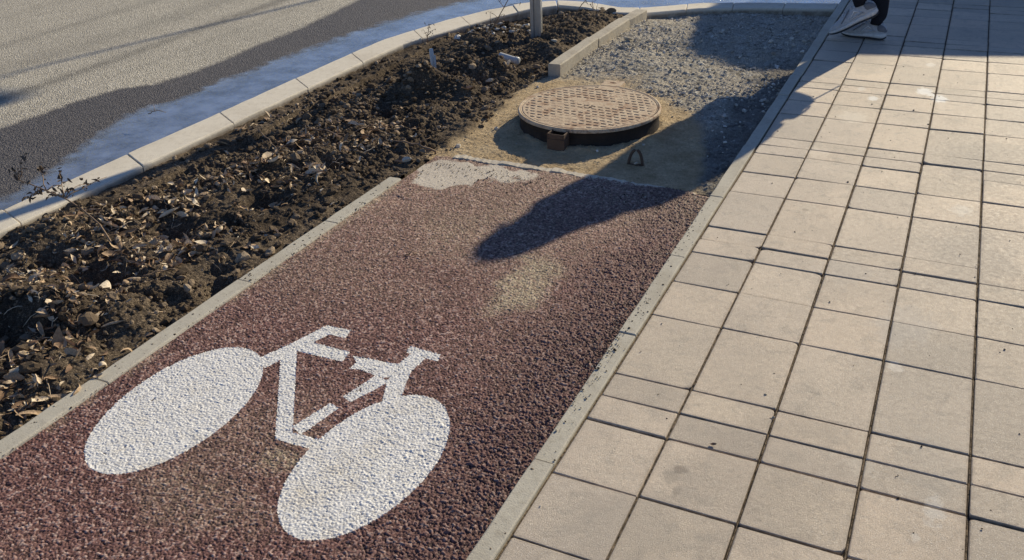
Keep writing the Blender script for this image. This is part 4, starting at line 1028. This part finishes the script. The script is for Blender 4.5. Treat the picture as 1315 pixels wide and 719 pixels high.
# the slim stick held in the trailing hand
bm = bmesh.new(); bm_tube(bm, [(-.31, 6.45, .80), (-.30, 6.44, .64), (-.27, 6.44, .46)], [.006, .006, .005], 8)
tag(obj('walking_stick', bm, cloth, smooth=True), 'short dark stick held in the rear hand of the walking person', 'stick')
def shoe(parent, M4):
    """side profile along x: toe at x=0, heel at x=.31; sole on z=0"""
    L = .315
    xs = [0, .012, .035, .075, .12, .165, .205, .245, .28, .303, .315]
    hw = [.012, .030, .043, .050, .049, .043, .038, .037, .036, .029, .012]          # half width
    top = [.030, .046, .060, .072, .088, .108, .122, .120, .112, .100, .078]
    sb = [.020, .012, .005, 0, 0, .003, .004, .002, 0, .004, .016]                    # sole underside
    stp = [.030, .031, .032, .034, .036, .040, .044, .048, .050, .050, .048]          # sole top
    def part(nm, fz, mat, n=16, rng_=range(11), close=True, grow=0):
        bm = bmesh.new(); rings = []
        for i_ in rng_:
            ring = []
            for k in range(n):
                t = 2 * math.pi * k / n; z0, z1, w = fz(i_)
                cx_, sz = math.cos(t), math.sin(t)
                yy = (w + grow) * math.copysign(abs(cx_) ** .75, cx_); zz = (z0 + z1) / 2 + (z1 - z0) / 2 * math.copysign(abs(sz) ** .75, sz)
                if sz > 0 and nm == 'upper': yy *= 1 - .42 * max(0, sz)
                ring.append(bm.verts.new(M4 @ Vector((xs[i_], yy, zz))))
            rings.append(ring)
        for a, b in zip(rings[:-1], rings[1:]):
            for k in range(n): bm.faces.new((a[k], a[(k + 1) % n], b[(k + 1) % n], b[k]))
        bm.faces.new(rings[0]); bm.faces.new(rings[-1][::-1])
        return obj(nm, bm, mat, parent, True, subsurf=1)
    part('upper', lambda i_: (sb[i_] + .015, top[i_], hw[i_] * .93), shoe_up)
    part('sole', lambda i_: (sb[i_] + .007, stp[i_], hw[i_] * 1.07), shoe_sole)
    part('tread', lambda i_: (sb[i_] - .002, sb[i_] + .011, hw[i_] * 1.0), shoe_tread)
    part('heel_counter', lambda i_: (stp[i_] - .005, top[i_] * .93, hw[i_] * 1.0), shoe_dk, rng_=range(7, 11))
    part('toe_guard', lambda i_: (stp[i_] - .01, top[i_] * .72, hw[i_] * 1.03), shoe_sole, rng_=range(0, 3))
    for s in (-1, 1):                                     # silver outline on the side
        bm = bmesh.new(); bm_tube(bm, [M4 @ Vector(q) for q in ((.155, s * .0415, .052), (.195, s * .036, .088), (.24, s * .0365, .060), (.155, s * .0415, .052))], .0034, 6); obj('side_emblem', bm, foil, parent, True)
        bm = bmesh.new(); bm_tube(bm, [M4 @ Vector(q) for q in ((.10, s * .044, .05), (.135, s * .036, .078), (.165, s * .024, .105))], .004, 6); obj('lace_panel', bm, shoe_dk, parent, True)
    bm = bmesh.new()
    for k in range(5):
        x = .10 + k * .02; zt = .083 + k * .0085; bm_tube(bm, [M4 @ Vector(q) for q in ((x, -.022, zt - .008), (x, 0, zt + .003), (x, .022, zt - .008))], .003, 6)
    obj('laces', bm, shoe_sole, parent, True)
    bm = bmesh.new(); bm_tube(bm, [M4 @ Vector(q) for q in ((.235, 0, .10), (.238, 0, .135), (.245, 0, .165))], [.040, .040, .038], 14); obj('sock', bm, cloth, parent, True)
# near shoe: toe low at left, heel lifted; far shoe planted, slightly behind it
def lw(x, y, z): return Vector((x + .50, y - 6.62, z))
s1 = thing('left_shoe', None, None); s1.parent = per
s1.name = 'shoe'
shoe(s1, Matrix.Translation(lw(-.725, 6.55, .016)) @ Matrix.Rotation(R(-3), 4, 'Z') @ Matrix.Rotation(R(-30), 4, 'Y') @ Matrix.Scale(1.1, 4))
s2 = link('shoe', None, per)
shoe(s2, Matrix.Translation(lw(-.675, 6.69, .002)) @ Matrix.Rotation(R(-14), 4, 'Z') @ Matrix.Rotation(R(0), 4, 'Y'))

# ================================================================ UNSEEN STAND-INS ADDED OFF FRAME TO THROW SHADOWS
leafg = m_plain('evergreen_leaf', (.05, .085, .03), .6, .4, 0, .5, 8); bark = m_plain('bark', (.14, .10, .07), .9, .2, 0, .5, 12, .004)
def add_shadow_tree(label, x, y, zc, r_, n=9000, squash=1.0):
    t = thing('shadow_tree', label, 'tree', (x, y, -.1))
    bm = bmesh.new(); pts = curve_pts((0, 0, 0), (0.02, 0, zc), (.03, 0, 0), 6, .008); bm_tube(bm, pts, [.06, .055, .05, .047, .044, .04, .035], 10)
    for k in range(7):
        a = k * .9; bm_tube(bm, [pts[5], Vector((math.cos(a) * r_ * .4, math.sin(a) * r_ * .4, zc + r_ * .1)), Vector((math.cos(a) * r_ * .8, math.sin(a) * r_ * .8, zc + r_ * .3 * math.sin(k * 2)))], [.03, .02, .008], 6)
    obj('trunk', bm, bark, t, True)
    d = RNG.normal(size=(n, 3)); d /= np.linalg.norm(d, axis=1)[:, None]; rad = r_ * (RNG.random(n) ** .33) * (1 + .05 * np.sin(d[:, 0] * 9) * np.cos(d[:, 2] * 8))
    C = d * rad[:, None] * np.array([1, 1, squash]) + np.array([0, 0, zc]); s = RNG.uniform(.04, .075, n)
    a = RNG.normal(size=(n, 3)); a /= np.linalg.norm(a, axis=1)[:, None]; b = np.cross(a, RNG.normal(size=(n, 3))); b /= np.linalg.norm(b, axis=1)[:, None]
    V = np.stack([C - a * s[:, None], C + b * s[:, None] * .5, C + a * s[:, None], C - b * s[:, None] * .5], 1).reshape(-1, 3)
    npmesh('crown', V, np.arange(4 * n).reshape(n, 4), leafg, False, None, t)
SH = 1 / math.tan(SUN_EL); sd = np.array([math.sin(SUN_AZ), math.cos(SUN_AZ)]); pp = np.array([sd[1], -sd[0]])
def caster(perp, al, z):      # ground place whose point at height z throws its shadow at (perp, al)
    q = pp * perp + sd * (al + z * SH); return float(q[0]), float(q[1])
x, y = caster(-2.58, 7.46, 1.85)
add_shadow_tree('unseen round evergreen added beyond the kerb corner to throw a shadow', x, y, 1.85, .94, 42000)  # added crown, sized and placed to shade the rubble
q = at(-22, 124, ZR); x, y = caster(q[0] * pp[0] + q[1] * pp[1], q[0] * sd[0] + q[1] * sd[1], 6.1)
lamp = thing('shadow_lamp', 'unseen slim street lamp added on the far side of the road for its shadow', 'street lamp', (x - .45, y, ZR), 0)  # added unlit lamp, placed so its head shadows the road edge
bm = bmesh.new(); bm_tube(bm, [(0, 0, 0), (0, 0, 3), (0, 0, 5.8), (.1, 0, 6.05), (.35, 0, 6.15)], [.045, .032, .024, .022, .022], 14); obj('pole', bm, M['galv'], lamp, True)
bm = bmesh.new(); bm_tube(bm, [(.25, 0, 6.16), (.34, 0, 6.17), (.6, 0, 6.18), (.78, 0, 6.17), (.82, 0, 6.16)], [.04, .12, .15, .11, .03], 14); obj('lamp_head', bm, M['galv'], lamp, True)
# van shape added out of view to shade the far pavement
van_paint = m_plain('van_paint', (.62, .63, .64), .35, .5, 0, .05, 4); glass = m_plain('dark_glass', (.02, .025, .03), .08, .5, 0, .05); rubber = m_plain('rubber', (.03, .03, .03), .8, .2)
ang = R(14.5); H = 2.05
e0 = np.array([-.31, 6.19]) + sd * (H - .1) * SH        # roof edge passes here
vd = np.array([math.cos(ang), math.sin(ang)]); vn = np.array([-vd[1], vd[0]])
org = e0 - vd * .55
van = thing('shadow_van', 'unseen pale grey van added beyond the end of the pavement to shade it', 'van', (float(org[0]), float(org[1]), -.1), ang)
bm = bmesh.new(); prof = [(-.25, .35), (-.30, .9), (-.1, 1.15), (.0, H), (4.6, H), (4.75, 1.9), (4.8, .35)]
lo_ = [bm.verts.new((a, 0, b)) for a, b in prof]; hi_ = [bm.verts.new((a, 1.85, b)) for a, b in prof]
bm.faces.new(lo_); bm.faces.new(hi_[::-1])
for k in range(len(prof)): bm.faces.new((lo_[k], hi_[k], hi_[(k + 1) % len(prof)], lo_[(k + 1) % len(prof)]))
obj('body', bm, van_paint, van, bevel=.04)
for (a, b) in ((.2, 1.3), (1.45, 2.9), (3.0, 4.4)):
    bm = bmesh.new(); bm_box(bm, a, b, -.006, .02, 1.25, 1.8); obj('window', bm, glass, van, bevel=.005)
for wx_ in (.7, 3.9):
    for wy_ in (.02, 1.62):
        wh = link('wheel', None, van); wh.location = (wx_, wy_ + .1, .33)
        bm = bmesh.new(); bmesh.ops.create_cone(bm, cap_ends=True, segments=32, radius1=.33, radius2=.33, depth=.21, matrix=Matrix.Rotation(R(90), 4, 'X')); obj('tyre', bm, rubber, wh, bevel=.02)
        bm = bmesh.new(); bmesh.ops.create_cone(bm, cap_ends=True, segments=24, radius1=.2, radius2=.2, depth=.225, matrix=Matrix.Rotation(R(90), 4, 'X')); obj('rim', bm, M['galv'], wh)
bm = bmesh.new(); bm_box(bm, -.33, -.12, .05, 1.8, .32, .5); obj('bumper', bm, rubber, van, bevel=.02)
bm = bmesh.new(); bm_box(bm, -.14, -.1, .1, 1.75, 1.2, 1.22); obj('wiper', bm, rubber, van)

# ================================================================ LIGHT, WORLD, CAMERA
w = bpy.data.worlds.new('World'); scene.world = w; w.use_nodes = True
nt = w.node_tree; bg = nt.nodes['Background']; sky = nt.nodes.new('ShaderNodeTexSky'); sky.sky_type = 'NISHITA'; sky.sun_disc = False
sky.sun_elevation = SUN_EL; sky.sun_rotation = SUN_AZ; sky.air_density = 1.0; sky.dust_density = .3; sky.ozone_density = 2.5
tint = nt.nodes.new('ShaderNodeMix'); tint.data_type = 'RGBA'; tint.blend_type = 'MULTIPLY'; tint.inputs[0].default_value = 1; tint.inputs[7].default_value = (.86, .98, 1.28, 1)
nt.links.new(sky.outputs[0], tint.inputs[6]); nt.links.new(tint.outputs[2], bg.inputs[0]); bg.inputs[1].default_value = .070
ld = bpy.data.lights.new('sun', 'SUN'); ld.energy = 5.0; ld.angle = R(.55); ld.color = (1.0, .88, .65)
so = bpy.data.objects.new('sun', ld); COL.objects.link(so); so.rotation_euler = Vector(SUN).to_track_quat('Z', 'Y').to_euler()
cd = bpy.data.cameras.new('camera'); cam = bpy.data.objects.new('camera', cd); COL.objects.link(cam)
m3 = Matrix((tuple(rt), tuple(up), tuple(-fw))).transposed(); m4 = m3.to_4x4(); m4.translation = Vector(CAM); cam.matrix_world = m4
cd.sensor_width = 36; cd.lens = FPX / 1315 * 36; cd.clip_start = .05; cd.clip_end = 1000
scene.camera = cam
scene.view_settings.view_transform = 'Standard'; scene.view_settings.look = 'None'; scene.view_settings.exposure = 0; scene.view_settings.gamma = 1
